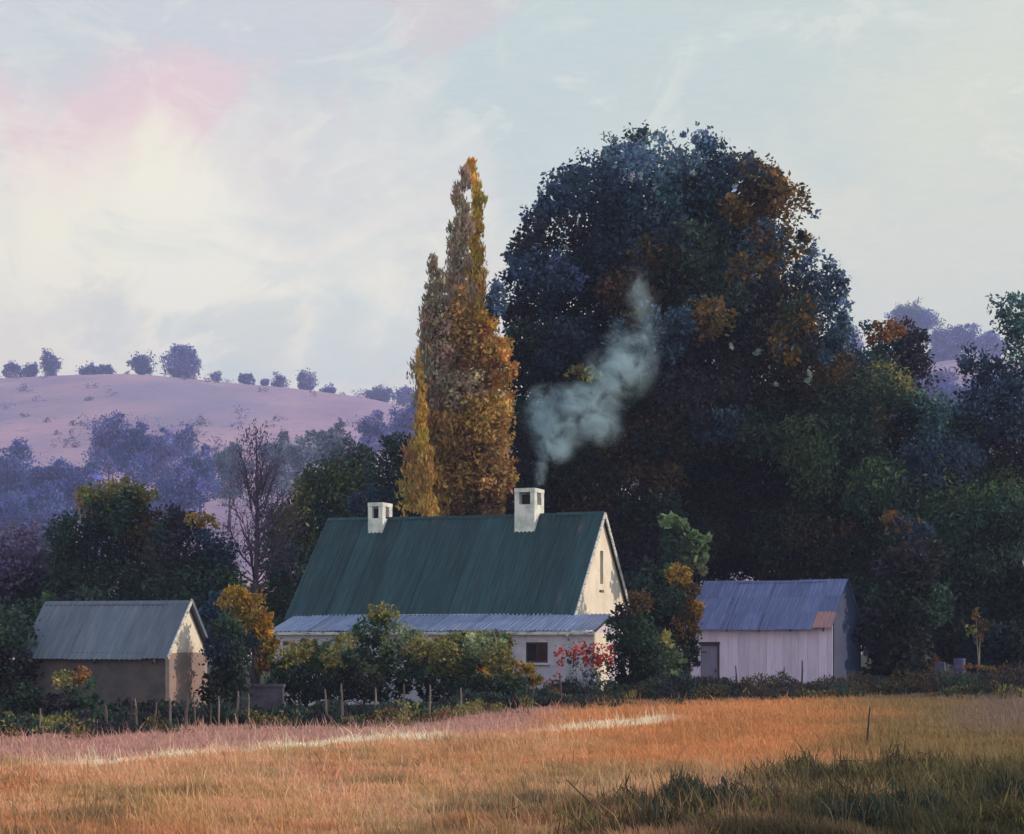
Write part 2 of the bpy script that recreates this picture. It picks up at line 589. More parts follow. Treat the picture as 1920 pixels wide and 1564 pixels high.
def leaf_mesh(name, cen, dirs, L, Wd, col, origin, bend=0.0):
    """rhombic leaf sprays: one quad each, with real size in space"""
    n = len(cen)
    d = dirs / np.linalg.norm(dirs, axis=1, keepdims=True)
    r = rng.normal(size=(n, 3))
    s = np.cross(d, r)
    s /= np.linalg.norm(s, axis=1, keepdims=True) + 1e-9
    a = d * L[:, None] * .5
    b = s * Wd[:, None] * .5
    V = np.empty((n, 4, 3))
    V[:, 0] = cen - a; V[:, 1] = cen + b - a * .15; V[:, 2] = cen + a; V[:, 3] = cen - b - a * .15
    V = V.reshape(-1, 3) - np.array(origin)
    return np_mesh(name, V, np.arange(4 * n).reshape(n, 4), 4, np.repeat(col, 4, axis=0))


def fill(c, r, n, col, leaf, droop=0.0, up=0.0, puff=.26, shell=.35, var=.28, elong=1.9, even=.35, alt=None):
    """leaves in puffs spread through an ellipsoid"""
    c = np.array(c, float); r = np.array(r, float)
    m = max(6, int(n / 70))
    u = rng.normal(size=(m, 3)); u /= np.linalg.norm(u, axis=1, keepdims=True)
    rad = (shell + (1 - shell) * rng.random(m) ** .55) * rng.uniform(.84, 1.10, m)
    pc = c + u * r * rad[:, None]
    pr = puff * rng.uniform(.5, 1.3, m)
    pcol = np.array(col) * np.exp(rng.normal(0, var, (m, 1))) * np.exp(rng.normal(0, .09, (m, 3)))
    if alt is not None:
        sw = rng.random(m) < .42
        pcol[sw] = np.array(alt) * np.exp(rng.normal(0, var, (int(sw.sum()), 1)))
    k = rng.integers(0, m, n)
    off = rng.normal(size=(n, 3)) * .55
    off = np.clip(off, -1.1, 1.1)
    cen = pc[k] + off * (pr[k] * min(r.min(), leaf * 9))[:, None]
    ev = rng.random(n) < even
    u2 = rng.normal(size=(n, 3)); u2 /= np.linalg.norm(u2, axis=1, keepdims=True)
    cen = np.where(ev[:, None], c + u2 * r * (rng.random((n, 1)) ** .4) * .95, cen)
    out = (cen - c) / r
    dirs = rng.normal(size=(n, 3)) * .8 + out * .5 + np.array((0, 0, up - droop))
    L = leaf * rng.uniform(.6, 1.5, n)
    return cen, dirs, L, L / elong, pcol[k] * rng.uniform(.88, 1.12, (n, 1))


def catl(lst):
    return [np.concatenate(x) for x in zip(*lst)]


def tree(name, label, cat, Y, base_px, clumps, leaf, cov=3.6, trunk_r=.3, group=None, droop=0.0, up=0.0, bark='bark', limbs=4, puff=.26, shell=.35,
         var=.28, elong=1.9, depth=1.0, stem_name='trunk', leaf_name='crown', yj=.35, keep=None):
    """clumps: (px, py, rx, ry, colour) at distance Y; depth of each clump follows its width"""
    bx = (base_px - 960) / F * Y
    org = (bx, Y, g(bx, Y))
    root = empty(name, org, label=label, cat=cat, group=group)
    parts, cens = [], []
    allx = np.array([q[0] for q in clumps])
    half = max((allx.max() - allx.min()) / 2, 1)
    mid = (allx.max() + allx.min()) / 2
    for q in clumps:
        cx, cy, rx, ry, cn = q[:5]
        yy = Y + (q[5] if len(q) > 5 else rng.uniform(-1, 1) * yj * half / F * Y * math.sqrt(max(0, 1 - ((cx - mid) / half) ** 2 * .8)))
        c = P(cx, cy, yy)
        rw = (rx / F * yy, min(rx, ry * 1.6) / F * yy * depth, ry / F * yy)
        area = math.pi * rw[0] * rw[2]
        n = int(cov * area / (leaf * leaf / elong * .55))
        n = max(14 if rx < 14 else 40, min(n, 40000))
        col = C[cn] if isinstance(cn, str) else cn
        parts.append(fill(c, rw, n, col, leaf, droop, up, puff, shell, var, elong, alt=C[random.choice(['navy', 'dgreen', 'umber'])] if cn in ('bronze', 'rust', 'ochre', 'gold') and name in ('great_tree', 'dark_tree') else None))
        cens.append((c, rw))
    cen, dirs, L, Wd, col = catl(parts)
    gz = G(cen[:, 0], cen[:, 1])
    ok = cen[:, 2] > gz + .02
    if keep is not None: ok &= keep(cen, org)
    me = leaf_mesh(leaf_name, cen[ok], dirs[ok], L[ok], Wd[ok], col[ok], org)
    obj(leaf_name, me, M['leaf'], root)
    # trunk and limbs
    top = max(c[2] for c, r in cens)
    low = sorted(cens, key=lambda q: q[0][2])
    main = min(cens, key=lambda q: abs(q[0][0] - bx) + abs(q[0][2] - (top * .65 + org[2] * .35)))[0]
    h = Vector(main) - Vector(org)
    pts, rad = [], []
    for i in range(7):
        f = i / 6
        pts.append(tuple(Vector((h.x * f ** 1.6, h.y * f ** 1.3, h.z * f - .15 * (i == 0))) + Vector((random.uniform(-1, 1), random.uniform(-1, 1), 0)) * trunk_r * .35 * (0 < i)))
        rad.append(trunk_r * (1.25 if i == 0 else 1 - .8 * f))
    MB().tube(pts, rad, 9).build(stem_name, M[bark], root, True)
    big_ = [q for q in cens if q[1][0] > .6 * max(w[1][0] for w in cens)]
    for c, r in random.sample(big_, min(limbs, len(big_))):
        s = random.uniform(.35, .75)
        a = Vector(pts[int(s * 6)])
        b = Vector(c) - Vector(org)
        if (b - a).length < trunk_r * 2: continue
        mp = (a + b) / 2 + Vector((0, 0, -(b - a).length * .08))
        r0 = rad[int(s * 6)] * .6
        MB().tube([tuple(a), tuple((a + mp) / 2 + Vector((0, 0, .1))), tuple(mp), tuple(b)], [r0, r0 * .8, r0 * .6, r0 * .2], 6).build('limb', M[bark], root, True)
    return root


def shrub(name, label, Y, base_px, clumps, leaf, **kw):
    d = dict(cov=4.0, trunk_r=.05, limbs=4, stem_name='stem', leaf_name='foliage')
    d.update(kw)
    return tree(name, label, kw.pop('cat', 'shrub') if 'cat' in kw else 'shrub', Y, base_px, clumps, leaf, **{k: v for k, v in d.items() if k != 'cat'})


def blob(cx, cy, rx, ry, cols, n, smin, smax, inner=1.0):
    """n smaller clumps spread over an oval of the crown"""
    out = []
    for i in range(n):
        a = random.uniform(0, 6.283); q = math.sqrt(random.random()) * inner
        s = random.uniform(smin, smax)
        out.append((cx + math.cos(a) * rx * q, cy + math.sin(a) * ry * q, s * random.uniform(.9, 1.3), s * random.uniform(.7, 1.0), random.choice(cols)))
    return out


# ------------------------------------------------------------------ the buildings
def wall_mesh(x0, x1, z0, z1, th, holes, top=None):
    """upright wall in local x-z, thickness th towards +y, with rectangular openings; top(x) optional roof line"""
    xs = sorted(set([x0, x1] + [h[0] for h in holes] + [h[1] for h in holes] + ([(x0 + x1) / 2] if top else [])))
    zs = sorted(set([z0] + [h[2] for h in holes] + [h[3] for h in holes] + [z1]))
    mb = MB(); idx = {}

    def vert(i, k, s):
        x = xs[i]
        z = zs[k]
        if top:
            z = min(z, top(x)) if k < len(zs) - 1 else top(x)
        key = (round(x, 4), round(z, 4), s)
        if key not in idx:
            idx[key] = len(mb.v); mb.v.append((x, s * th, z))
        return idx[key]

    def face(q):
        q2 = []
        for v in q:
            if v not in q2: q2.append(v)
        if len(q2) > 2: mb.f.append(tuple(q2))

    def solid(i, k):
        if i < 0 or k < 0 or i >= len(xs) - 1 or k >= len(zs) - 1: return False
        cx, cz = (xs[i] + xs[i + 1]) / 2, (zs[k] + zs[k + 1]) / 2
        return not any(h[0] < cx < h[1] and h[2] < cz < h[3] for h in holes)

    for i in range(len(xs) - 1):
        for k in range(len(zs) - 1):
            if not solid(i, k): continue
            face([vert(i, k, 0), vert(i + 1, k, 0), vert(i + 1, k + 1, 0), vert(i, k + 1, 0)])
            face([vert(i, k + 1, 1), vert(i + 1, k + 1, 1), vert(i + 1, k, 1), vert(i, k, 1)])
            for (di, dk, e) in ((-1, 0, ((i, k), (i, k + 1))), (1, 0, ((i + 1, k + 1), (i + 1, k))), (0, -1, ((i + 1, k), (i, k))), (0, 1, ((i, k + 1), (i + 1, k + 1)))):
                if not solid(i + di, k + dk):
                    (a, b), (c, d) = e
                    face([vert(a, b, 0), vert(c, d, 0), vert(c, d, 1), vert(a, b, 1)])
    return mb


def sheet_mesh(w, L, pitch=.16, amp=.018, rows=3):
    """corrugated iron sheet: x across, y down the slope from 0 to L"""
    nseg = int(round(w / pitch)) * 4
    V, Fc = [], []
    for j in range(rows + 1):
        for i in range(nseg + 1):
            x = w * i / nseg
            V.append((x, L * j / rows, amp * math.cos(2 * math.pi * x / pitch)))
    n = nseg + 1
    for j in range(rows):
        for i in range(nseg):
            Fc.append((j * n + i, (j + 1) * n + i, (j + 1) * n + i + 1, j * n + i + 1))
    me = bpy.data.meshes.new('roof_sheet')
    me.from_pydata(V, [], Fc)
    me.polygons.foreach_set('use_smooth', [True] * len(Fc))
    me.update()
    return me


def roof_slope(roof, x0, x1, y_top, z_top, y_eave, z_eave, mat, w=.8, courses=1, rust=(), inset_l=0.0, sag=.0, pitch=.16):
    """lay sheets from x0 to x1 between the ridge line and the eave line (local coordinates)"""
    Ls = math.hypot(y_eave - y_top, z_eave - z_top)
    ang = math.atan2(z_eave - z_top, abs(y_eave - y_top))
    n = max(1, round((x1 - x0) / w)); ww = (x1 - x0) / n
    me = {}
    for c in range(courses):
        L = Ls / courses
        for i in range(n):
            rs = (c, i) in rust
            key = rs
            if key not in me:
                me[key] = sheet_mesh(ww + .03, L + (.07 if c < courses - 1 else 0), pitch)
                me[key].materials.append(M['rust_iron'] if rs else mat)
            o = bpy.data.objects.new('roof_sheet', me[key])
            COL.objects.link(o); o.parent = roof
            f = c / courses
            fwd = -1 if y_eave < y_top else 1
            xx = x0 + ww * i
            s = sag * math.sin(math.pi * (i + .5) / n)
            o.location = (xx if fwd < 0 else xx, y_top + (y_eave - y_top) * f, z_top + (z_eave - z_top) * f + .02 + .013 * (i % 2) + (.012 if c == 0 else 0) * (courses > 1) - s + random.uniform(-.006, .006))
            if fwd < 0:
                # y axis of the sheet points to the front and down
                o.rotation_euler = (0, 0, 0)
                o.matrix_local = Matrix(((-1, 0, 0, xx + ww), (0, -math.cos(ang), math.sin(ang), o.location.y), (0, math.sin(ang), math.cos(ang), o.location.z), (0, 0, 0, 1)))
            else:
                o.rotation_euler = (ang, 0, 0)
            o.rotation_euler.z += random.uniform(-.006, .006)
            if rs: o['label'] = 'rust-orange roof sheet'
    return roof


def building_root(name, label, corner_px, Y, L, theta, cat):
    """root at the front-left base corner; given the pixel column of the front-right corner"""
    x = (corner_px - 960) / F * Y
    u = Vector((math.cos(theta), -math.sin(theta), 0))
    p = Vector((x, Y, 0)) - u * L
    return empty(name, (p.x, p.y, 0), -theta, label=label, cat=cat)


def gable_house(root, L, D, z_eave, z_ridge, mat_front, mat_side, mat_roof, over=.15, over_l=.2, over_r=.2, front_holes=(), side_holes=(), zb=-.6, rust=(), courses=1, gable_mat=None,
                w=.8, sag=0, front=True, th=.28):
    rise = (z_ridge - z_eave) / (D / 2)
    if front:
        wall_mesh(0, L, zb, z_eave, th, list(front_holes)).build('front_wall', mat_front, root)
    b = wall_mesh(0, L, zb, z_eave, th, []).build('rear_wall', mat_side, root)
    b.location = (0, D - th, 0)
    for side in (0, 1):
        m = wall_mesh(th, D - th, zb, z_eave, th, [])
        o = m.build('end_wall', mat_side, root)
        o.rotation_euler = (0, 0, R(90)); o.location = (L - .004 if side else th + .004, 0, 0)
        prof = lambda y: z_eave + rise * (D / 2 - abs(y - D / 2)) - .05
        gm = wall_mesh(.02, D - .02, z_eave, z_ridge - .05, th, list(side_holes) if side else [], top=prof)
        o = gm.build('gable', gable_mat or mat_side, root)
        o.rotation_euler = (0, 0, R(90)); o.location = (L if side else th, 0, 0)
    # roof: rafters + ridge cap, sheets under it
    rf = MB()
    for xx in np.linspace(.3, L - .3, max(3, int(L / 1.2))):
        for sgn in (0, 1):
            y0, z0, y1, z1 = D / 2, z_ridge - .1, (-over if sgn == 0 else D + over), z_eave - rise * over - .1
            yc, zc = (y0 + y1) / 2, (z0 + z1) / 2
            ln = math.hypot(y1 - y0, z1 - z0)
            rot = __import__('mathutils').Matrix.Rotation(math.atan2(z1 - z0, y1 - y0), 3, 'X')
            rf.quadbox((xx, yc, zc), (.06, ln, .09), rot)
    rf.quadbox((L / 2, D / 2, z_ridge - .16), (L - .2, .05, .14))
    roof = rf.build('roof', M['dark_wood'], root)
    ze = z_eave - rise * over
    roof_slope(roof, -over_l, L + over_r, D / 2, z_ridge, -over, ze, mat_roof, w, courses, rust, sag=sag)
    roof_slope(roof, -over_l, L + over_r, D / 2, z_ridge, D + over, ze, mat_roof, w, 1, (), sag=sag)
    # ridge cap in lengths
    k = max(2, int((L + over_l + over_r) / 1.8)); lw = (L + over_l + over_r) / k
    a = math.atan(rise)
    for i in range(k):
        mb = MB()
        x0, x1 = -over_l + lw * i, -over_l + lw * (i + 1) + .02
        s = sag * math.sin(math.pi * (i + .5) / k)
        dy, dz = .17 * math.cos(a), .17 * math.sin(a)
        zt = z_ridge + .052 - s
        mb.v = [(x0, D / 2 - dy, zt - dz), (x0, D / 2, zt), (x0, D / 2 + dy, zt - dz), (x1, D / 2 - dy, zt - dz), (x1, D / 2, zt), (x1, D / 2 + dy, zt - dz)]
        mb.f = [(0, 3, 4, 1), (1, 4, 5, 2)]
        mb.build('ridge_cap', mat_roof, roof)
    return roof


# --- the farmhouse
TH = R(20)
HL, HD = 11.2, 7.2
house = building_root('farmhouse', 'long white farmhouse with steep dark teal iron roof and two chimneys', 1072, 68.5, HL, TH, 'house')
slit = (3.42, 3.80, 4.30, 5.55)
vent = (3.30, 3.92, 3.98, 4.08)
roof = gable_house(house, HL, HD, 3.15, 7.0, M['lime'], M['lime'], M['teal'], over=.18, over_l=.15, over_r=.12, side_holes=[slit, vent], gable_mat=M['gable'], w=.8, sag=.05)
# dark slit window with frame and panes set back in the gable
wn = MB()
for (a, b, c, d) in ((slit[0], slit[0] + .05, slit[2], slit[3]), (slit[1] - .05, slit[1], slit[2], slit[3]), (slit[0] + .05, slit[1] - .05, slit[2], slit[2] + .05), (slit[0] + .05, slit[1] - .05, slit[3] - .05, slit[3]), (slit[0] + .05, slit[1] - .05, 4.9, 4.95)):
    wn.quadbox((HL - .14, (a + b) / 2, (c + d) / 2), (.05, b - a - .002, d - c - .002))
wf = wn.build('window', M['dark_wood'], house)
for z0, z1 in ((4.35, 4.9), (4.95, 5.5)):
    MB().quadbox((HL - .15, (slit[0] + slit[1]) / 2, (z0 + z1) / 2), (.02, slit[1] - slit[0] - .1, z1 - z0)).build('pane', M['glass'], wf)
MB().quadbox((HL - .2, 3.61, 4.03), (.1, .60, .09)).build('vent', M['dark'], house)
# barge boards on the right gable
a = math.atan2(3.85, 3.6)
Mx = __import__('mathutils').Matrix
for sgn in (-1, 1):
    yc = HD / 2 + sgn * (HD / 2 + .18) / 2
    zc = 7.0 - 1.0694 * (HD / 2 + .18) / 2 - .06
    ln = math.hypot(HD / 2 + .18, 1.0694 * (HD / 2 + .18))
    MB().quadbox((HL + .145, yc, zc), (.035, ln, .17), Mx.Rotation(-sgn * a, 3, 'X')).build('barge_board', M['white_wood'], house)


def chimney(x, y, z0, z1, w, d, label):
    m = MB()
    zh = z1 - .62
    m.quadbox((x, y, (z0 + zh) / 2), (w, d, zh - z0))
    th = .17
    for sx in (-1, 1):
        for sy in (-1, 1):
            m.quadbox((x + sx * (w / 2 - th / 2), y + sy * (d / 2 - th * .9), zh + .23), (th, th * 1.8, .455))
    ch = m.build('chimney', M['chim'], house, label=label)
    MB().quadbox((x, y, zh + .54), (w + .02, d + .02, .15)).build('chimney_cap', M['chim'], ch)
    MB().quadbox((x, y, zh + .2), (w * .45, d * .6, .38)).build('flue', M['dark'], ch)
    return ch


chimney(2.15, HD / 2 - .10, 6.0, 7.56, .62, .95, 'square white plastered chimney further from the gable')
chimney(8.35, HD / 2 - .10, 6.0, 7.95, .80, 1.1, 'taller white plastered chimney nearer the gable, smoking')
# lean-to along the front
LX0, LX1, LD = .2, 12.75, 1.9
wins = []


def t_for_px(px, yl):
    u = (math.cos(TH), -math.sin(TH)); v = (math.sin(TH), math.cos(TH))
    ox, oy = house.location.x + v[0] * yl, house.location.y + v[1] * yl
    k = (px - 960) / F
    return (k * oy - ox) / (u[0] - k * u[1])


w0, w1 = t_for_px(986, -LD), t_for_px(1027, -LD)
wz0, wz1 = 1.40, 2.12
wall_mesh(LX0 + .15, LX1 - .15, -.6, 2.42, .25, [(w0, w1, wz0, wz1), (2.2, 2.9, 1.2, 2.0)]).build('lean_to_wall', M['lime'], house).location = (0, -LD, 0)
e = wall_mesh(.25, LD, -.6, 2.45, .25, [], top=None).build('lean_to_end', M['gable'], house)
e.rotation_euler = (0, 0, R(90)); e.location = (LX1 - .153, -LD, 0)
for (a0, a1, z0, z1) in ((w0, w1, wz0, wz1), (2.2, 2.9, 1.2, 2.0)):
    m = MB(); yy = -LD + .06
    m.quadbox(((a0 + a1) / 2, yy, z0 + .025), (a1 - a0 - .004, .07, .05)); m.quadbox(((a0 + a1) / 2, yy, z1 - .028), (a1 - a0 - .004, .07, .05))
    for xx in (a0 + .03, (a0 + a1) / 2, a1 - .03): m.quadbox((xx, yy, (z0 + z1) / 2), (.05, .065, z1 - z0 - .11))
    w_ = m.build('window', M['dark_wood'], house)
    MB().quadbox((a0 + (a1 - a0) * .27, yy + .03, (z0 + z1) / 2), ((a1 - a0) * .42, .02, z1 - z0 - .12)).build('pane', M['glass'], w_)
    MB().quadbox((a0 + (a1 - a0) * .75, yy + .02, (z0 + z1) / 2), ((a1 - a0) * .40, .03, z1 - z0 - .12)).build('shutter', M['shutter'], w_)
    MB().quadbox(((a0 + a1) / 2, -LD - .03, z0 - .04), (a1 - a0 + .16, .12, .07)).build('sill', M['lime'], w_)
m = MB()
for xx in np.arange(LX0 + .3, LX1, 1.1): m.quadbox((xx, -LD / 2 - .05, 2.70), (.06, LD + .2, .08), Mx.Rotation(math.atan2(3.06 - 2.52, LD), 3, 'X'))
lr = m.build('lean_to_roof', M['dark_wood'], house)
roof_slope(lr, LX0, LX1, 0, 3.10, -LD - .22, 2.50, M['blue_iron'], .8)
xx = LX0
while xx < LX1 - .4:                       # fascia in worn lengths
    ln = min(random.uniform(1.8, 2.6), LX1 - xx)
    MB().quadbox((xx + ln / 2, -LD - .245, 2.44), (ln - .02, .03, .11)).build('fascia_board', M['white_wood'], lr)
    xx += ln
dp = MB(); dp.tube([(LX1 - 1.0, -LD - .27, 2.36), (LX1 - 1.0, -LD - .09, 2.15), (LX1 - 1.0, -LD - .07, -.2)], [.04, .04, .04], 8)
dp.build('downpipe', M['white_wood'], house)
tt_ = MB(); tt_.tube([(LX1 - .12, -LD - .05, -.3), (LX1 - .12, -LD - .05, 2.45)], [.07, .06], 8)
tt_.build('corner_post', M['white_wood'], house)

# --- the barn on the left
BT = R(14)
BL, BD = 4.35, 3.1
barn = building_root('barn', 'low brown mud barn with grey iron roof and pale gable', 310, 56, BL, BT, 'barn')
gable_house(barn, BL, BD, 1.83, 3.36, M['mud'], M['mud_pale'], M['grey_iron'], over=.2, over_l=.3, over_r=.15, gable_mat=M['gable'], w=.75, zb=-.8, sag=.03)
MB().quadbox((BL + .165, BD / 2 - .87, 2.53), (.03, 2.45, .12), Mx.Rotation(math.atan2(1.53, 1.55), 3, 'X')).build('barge_board', M['white_wood'], barn)
MB().quadbox((BL + .165, BD / 2 + .87, 2.53), (.03, 2.45, .12), Mx.Rotation(-math.atan2(1.53, 1.55), 3, 'X')).build('barge_board', M['grey_iron'], barn)

# --- the lilac shed on the right
ST = R(26)
SL, SD = 6.0, 4.2
shed = building_root('shed', 'pale lilac board shed with blue iron roof and rusty corner', 1560, 76, SL, ST, 'shed')
gable_house(shed, SL, SD, 2.86, 4.66, M['board'], M['shed_end'], M['shed_iron'], over=.22, over_l=.12, over_r=.05, w=.76, courses=3, rust=((2, 7),), front=False, gable_mat=M['shed_end'], zb=-.3, sag=.05)
fw = MB()
for z in (.5, 1.6, 2.7): fw.quadbox((SL / 2 + .55, .16, z), (SL - 1.2, .07, .09))
fw.quadbox((.05, .16, 1.2), (.09, .09, 3.3)); fw.quadbox((SL - .07, .16, 1.2), (.09, .09, 3.3))
fwall = fw.build('front_wall', M['dark_wood'], shed)
xx = 0.0
dx0, dx1 = .42, 1.18
while xx < SL - .05:
    ln = min(random.choice((.32, .38, .44)), SL - xx)
    if xx < dx1 and xx + ln > dx0 and xx >= dx0 - .01:
        h0 = 2.02
    else:
        h0 = -.3
    if xx < dx0 < xx + ln: ln = dx0 - xx
    if h0 > 0 and xx + ln > dx1: ln = dx1 - xx
    zt = 2.84 + random.uniform(-.05, .02)
    MB().quadbox((xx + ln / 2, .09 + random.uniform(-.012, .012), (h0 + zt) / 2), (ln - .008, .035, zt - h0)).build('wall_board', M['board'], fwall)
    xx += ln
door = MB().quadbox(((dx0 + dx1) / 2, .14, .88), (dx1 - dx0 - .02, .04, 2.2)).build('door', M['door'], shed)
MB().quadbox((dx1 - .12, .10, .95), (.03, .05, .14)).build('handle', M['dark_wood'], door)
for hz_ in (.35, 1.7): MB().quadbox((dx0 + .14, .115, hz_), (.26, .012, .05)).build('hinge', M['dark_wood'], door)
MB().quadbox(((dx0 + dx1) / 2 + .02, .05, 2.06), (dx1 - dx0 + .12, .06, .12)).build('door_lintel', M['dark_wood'], shed)
MB().quadbox((dx1 + .03, .055, .95), (.07, .05, 2.08)).build('door_shadow_strip', M['dark_wood'], shed)  # dark strip standing in for the shadow line right of the door

# --- low yard wall between barn and house
yw = building_root('yard_wall', 'short grey-lilac plastered yard wall between the barn and the farmhouse', 530, 60, 1.05, R(6), 'wall')
wall_mesh(0, 1.05, -.7, .72, .25, []).build('masonry', M['old_lime'], yw)
MB().quadbox((.525, .125, .765), (1.12, .33, .09)).build('coping', M['old_lime'], yw)

# ------------------------------------------------------------------ smoke
smoke = empty('chimney_smoke', P(1012, 915, 71.2), label='pale blue smoke drifting up from the taller chimney', cat='smoke')
sm, t, out = mat_base('smoke')
tc = t.n('ShaderNodeTexCoord').outputs['Object']
ln_ = t.n('ShaderNodeVectorMath', _operation='LENGTH'); t.put(ln_.inputs[0], tc)
fall = t.ramp(ln_.outputs['Value'], 1.0, .15)
wp = t.n('ShaderNodeNewGeometry').outputs['Position']
nn = t.ramp(t.noise(wp, 1.3, 5, .68, .6), .42, .62)
oc = t.n('ShaderNodeObjectInfo')
sr = t.n('ShaderNodeSeparateColor', Color=oc.outputs['Color'])
dens = t.math('MULTIPLY', t.math('MULTIPLY', fall, nn), t.math('MULTIPLY', sr.outputs[0], 1.5))
pv = t.n('ShaderNodeVolumePrincipled', Density=dens)
pv.inputs['Color'].default_value = (.64, .86, 1.0, 1)
t.nt.links.new(pv.outputs[0], out.inputs['Volume'])
sm.cycles.volume_step_rate = 1.0
import bmesh
bm = bmesh.new(); bmesh.ops.create_icosphere(bm, subdivisions=2, radius=1.0)
sph = bpy.data.meshes.new('puff'); bm.to_mesh(sph); bm.free(); sph.materials.append(sm)
for (px, py, rx, ry, yy) in ((1013, 900, 11, 20, 71.2), (1014, 876, 14, 24, 71.2), (1020, 850, 20, 28, 71.3), (1030, 825, 38, 34, 71.5), (1015, 785, 40, 42, 71.7), (1058, 800, 48, 50, 72), (1100, 765, 56, 44, 72.4), (1145, 735, 46, 40, 72.8), (1185, 700, 50, 46, 73.2), (1075, 745, 50, 30, 72.2), (1150, 690, 56, 44, 73.4), (1130, 800, 44, 36, 72.2), (1050, 845, 30, 26, 71.8), (1160, 640, 34, 40, 73.8),
                             (1205, 655, 44, 48, 73.6), (1218, 600, 34, 56, 74), (1195, 540, 30, 50, 74.4), (1020, 745, 34, 26, 72), (1208, 560, 22, 40, 74.3)):
    o = obj('puff', sph, None, smoke)
    p = P(px, py, yy)
    o.location = Vector(p) - smoke.location
    k_ = 1.7 if py > 840 else .85 if py > 735 else .62 if py > 680 else .34
    o.color = (k_, k_, k_, 1)
    o.scale = (rx * 1.25 / F * yy, rx * 1.15 / F * yy, ry * 1.25 / F * yy)

# ------------------------------------------------------------------ the great tree behind the house
big = []
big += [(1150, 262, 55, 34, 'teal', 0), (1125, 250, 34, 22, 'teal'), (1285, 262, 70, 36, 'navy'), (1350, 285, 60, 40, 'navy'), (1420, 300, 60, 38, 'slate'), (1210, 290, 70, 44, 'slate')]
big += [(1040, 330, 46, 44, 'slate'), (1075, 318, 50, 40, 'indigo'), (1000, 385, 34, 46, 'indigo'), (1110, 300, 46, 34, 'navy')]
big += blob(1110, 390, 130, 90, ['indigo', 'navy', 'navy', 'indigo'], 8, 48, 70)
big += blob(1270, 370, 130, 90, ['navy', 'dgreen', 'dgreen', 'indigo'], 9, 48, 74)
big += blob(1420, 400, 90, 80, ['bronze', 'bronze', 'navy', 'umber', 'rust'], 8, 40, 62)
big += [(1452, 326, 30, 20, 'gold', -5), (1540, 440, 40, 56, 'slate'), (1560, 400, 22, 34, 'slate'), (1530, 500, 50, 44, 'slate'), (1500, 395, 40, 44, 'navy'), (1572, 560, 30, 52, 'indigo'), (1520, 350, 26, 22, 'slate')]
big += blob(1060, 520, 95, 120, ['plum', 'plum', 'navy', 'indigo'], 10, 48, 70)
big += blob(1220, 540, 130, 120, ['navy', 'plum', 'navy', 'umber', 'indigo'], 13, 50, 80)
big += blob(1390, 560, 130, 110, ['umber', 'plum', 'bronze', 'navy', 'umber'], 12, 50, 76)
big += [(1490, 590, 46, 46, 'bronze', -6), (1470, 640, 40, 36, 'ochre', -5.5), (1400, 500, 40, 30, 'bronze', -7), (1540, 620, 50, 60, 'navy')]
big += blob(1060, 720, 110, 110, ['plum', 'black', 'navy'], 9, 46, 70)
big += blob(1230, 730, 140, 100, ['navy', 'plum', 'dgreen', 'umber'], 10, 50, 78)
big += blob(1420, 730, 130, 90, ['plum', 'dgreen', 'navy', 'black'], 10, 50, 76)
big += [(1060, 330, 40, 30, 'slate', -4), (1160, 290, 40, 26, 'slate', -5), (1290, 300, 50, 28, 'slate', -5), (1010, 420, 26, 40, 'indigo', -4), (1560, 520, 34, 34, 'slate', -3), (1590, 600, 24, 40, 'slate'), (1095, 700, 40, 18, 'olive', -6.5), (1190, 600, 26, 20, 'umber', -7), (1270, 600, 36, 30, 'indigo', -7.5), (1230, 470, 60, 30, 'umber', -7), (1000, 560, 40, 60, 'plum'), (975, 640, 30, 60, 'dgreen'), (950, 470, 22, 30, 'indigo'), (1430, 450, 44, 34, 'rust', -6.5)]  # slate clumps put the crown's blue highlights into the leaf colour
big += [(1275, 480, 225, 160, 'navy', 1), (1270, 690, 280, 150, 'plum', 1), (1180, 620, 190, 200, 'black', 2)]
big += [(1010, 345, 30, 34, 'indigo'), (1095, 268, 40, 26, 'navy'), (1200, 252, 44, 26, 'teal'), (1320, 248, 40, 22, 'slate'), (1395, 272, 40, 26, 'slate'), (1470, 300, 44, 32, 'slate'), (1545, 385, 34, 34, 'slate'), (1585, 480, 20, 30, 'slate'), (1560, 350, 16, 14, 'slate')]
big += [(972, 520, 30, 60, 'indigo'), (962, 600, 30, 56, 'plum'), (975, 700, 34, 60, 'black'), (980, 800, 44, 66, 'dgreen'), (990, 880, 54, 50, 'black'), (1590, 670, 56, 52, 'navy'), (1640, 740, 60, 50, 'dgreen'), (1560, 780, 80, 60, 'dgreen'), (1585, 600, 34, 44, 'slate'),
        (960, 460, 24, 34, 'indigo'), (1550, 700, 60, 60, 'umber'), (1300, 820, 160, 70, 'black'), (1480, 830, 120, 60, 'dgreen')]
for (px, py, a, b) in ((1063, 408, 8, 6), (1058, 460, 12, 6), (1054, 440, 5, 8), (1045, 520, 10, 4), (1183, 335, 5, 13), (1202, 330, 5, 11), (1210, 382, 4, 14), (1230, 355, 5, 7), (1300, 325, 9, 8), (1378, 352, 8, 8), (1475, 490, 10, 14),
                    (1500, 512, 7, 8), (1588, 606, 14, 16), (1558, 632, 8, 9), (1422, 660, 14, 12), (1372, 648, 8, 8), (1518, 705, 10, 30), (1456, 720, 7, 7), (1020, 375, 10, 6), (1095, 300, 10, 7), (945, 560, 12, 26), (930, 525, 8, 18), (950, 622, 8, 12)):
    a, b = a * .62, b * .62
    big.append((px, py, a, b, 'pale', -8.2 + abs(px - 1270) / 330 * 6.5))  # pale leaf flecks painted in for glints and sky gaps
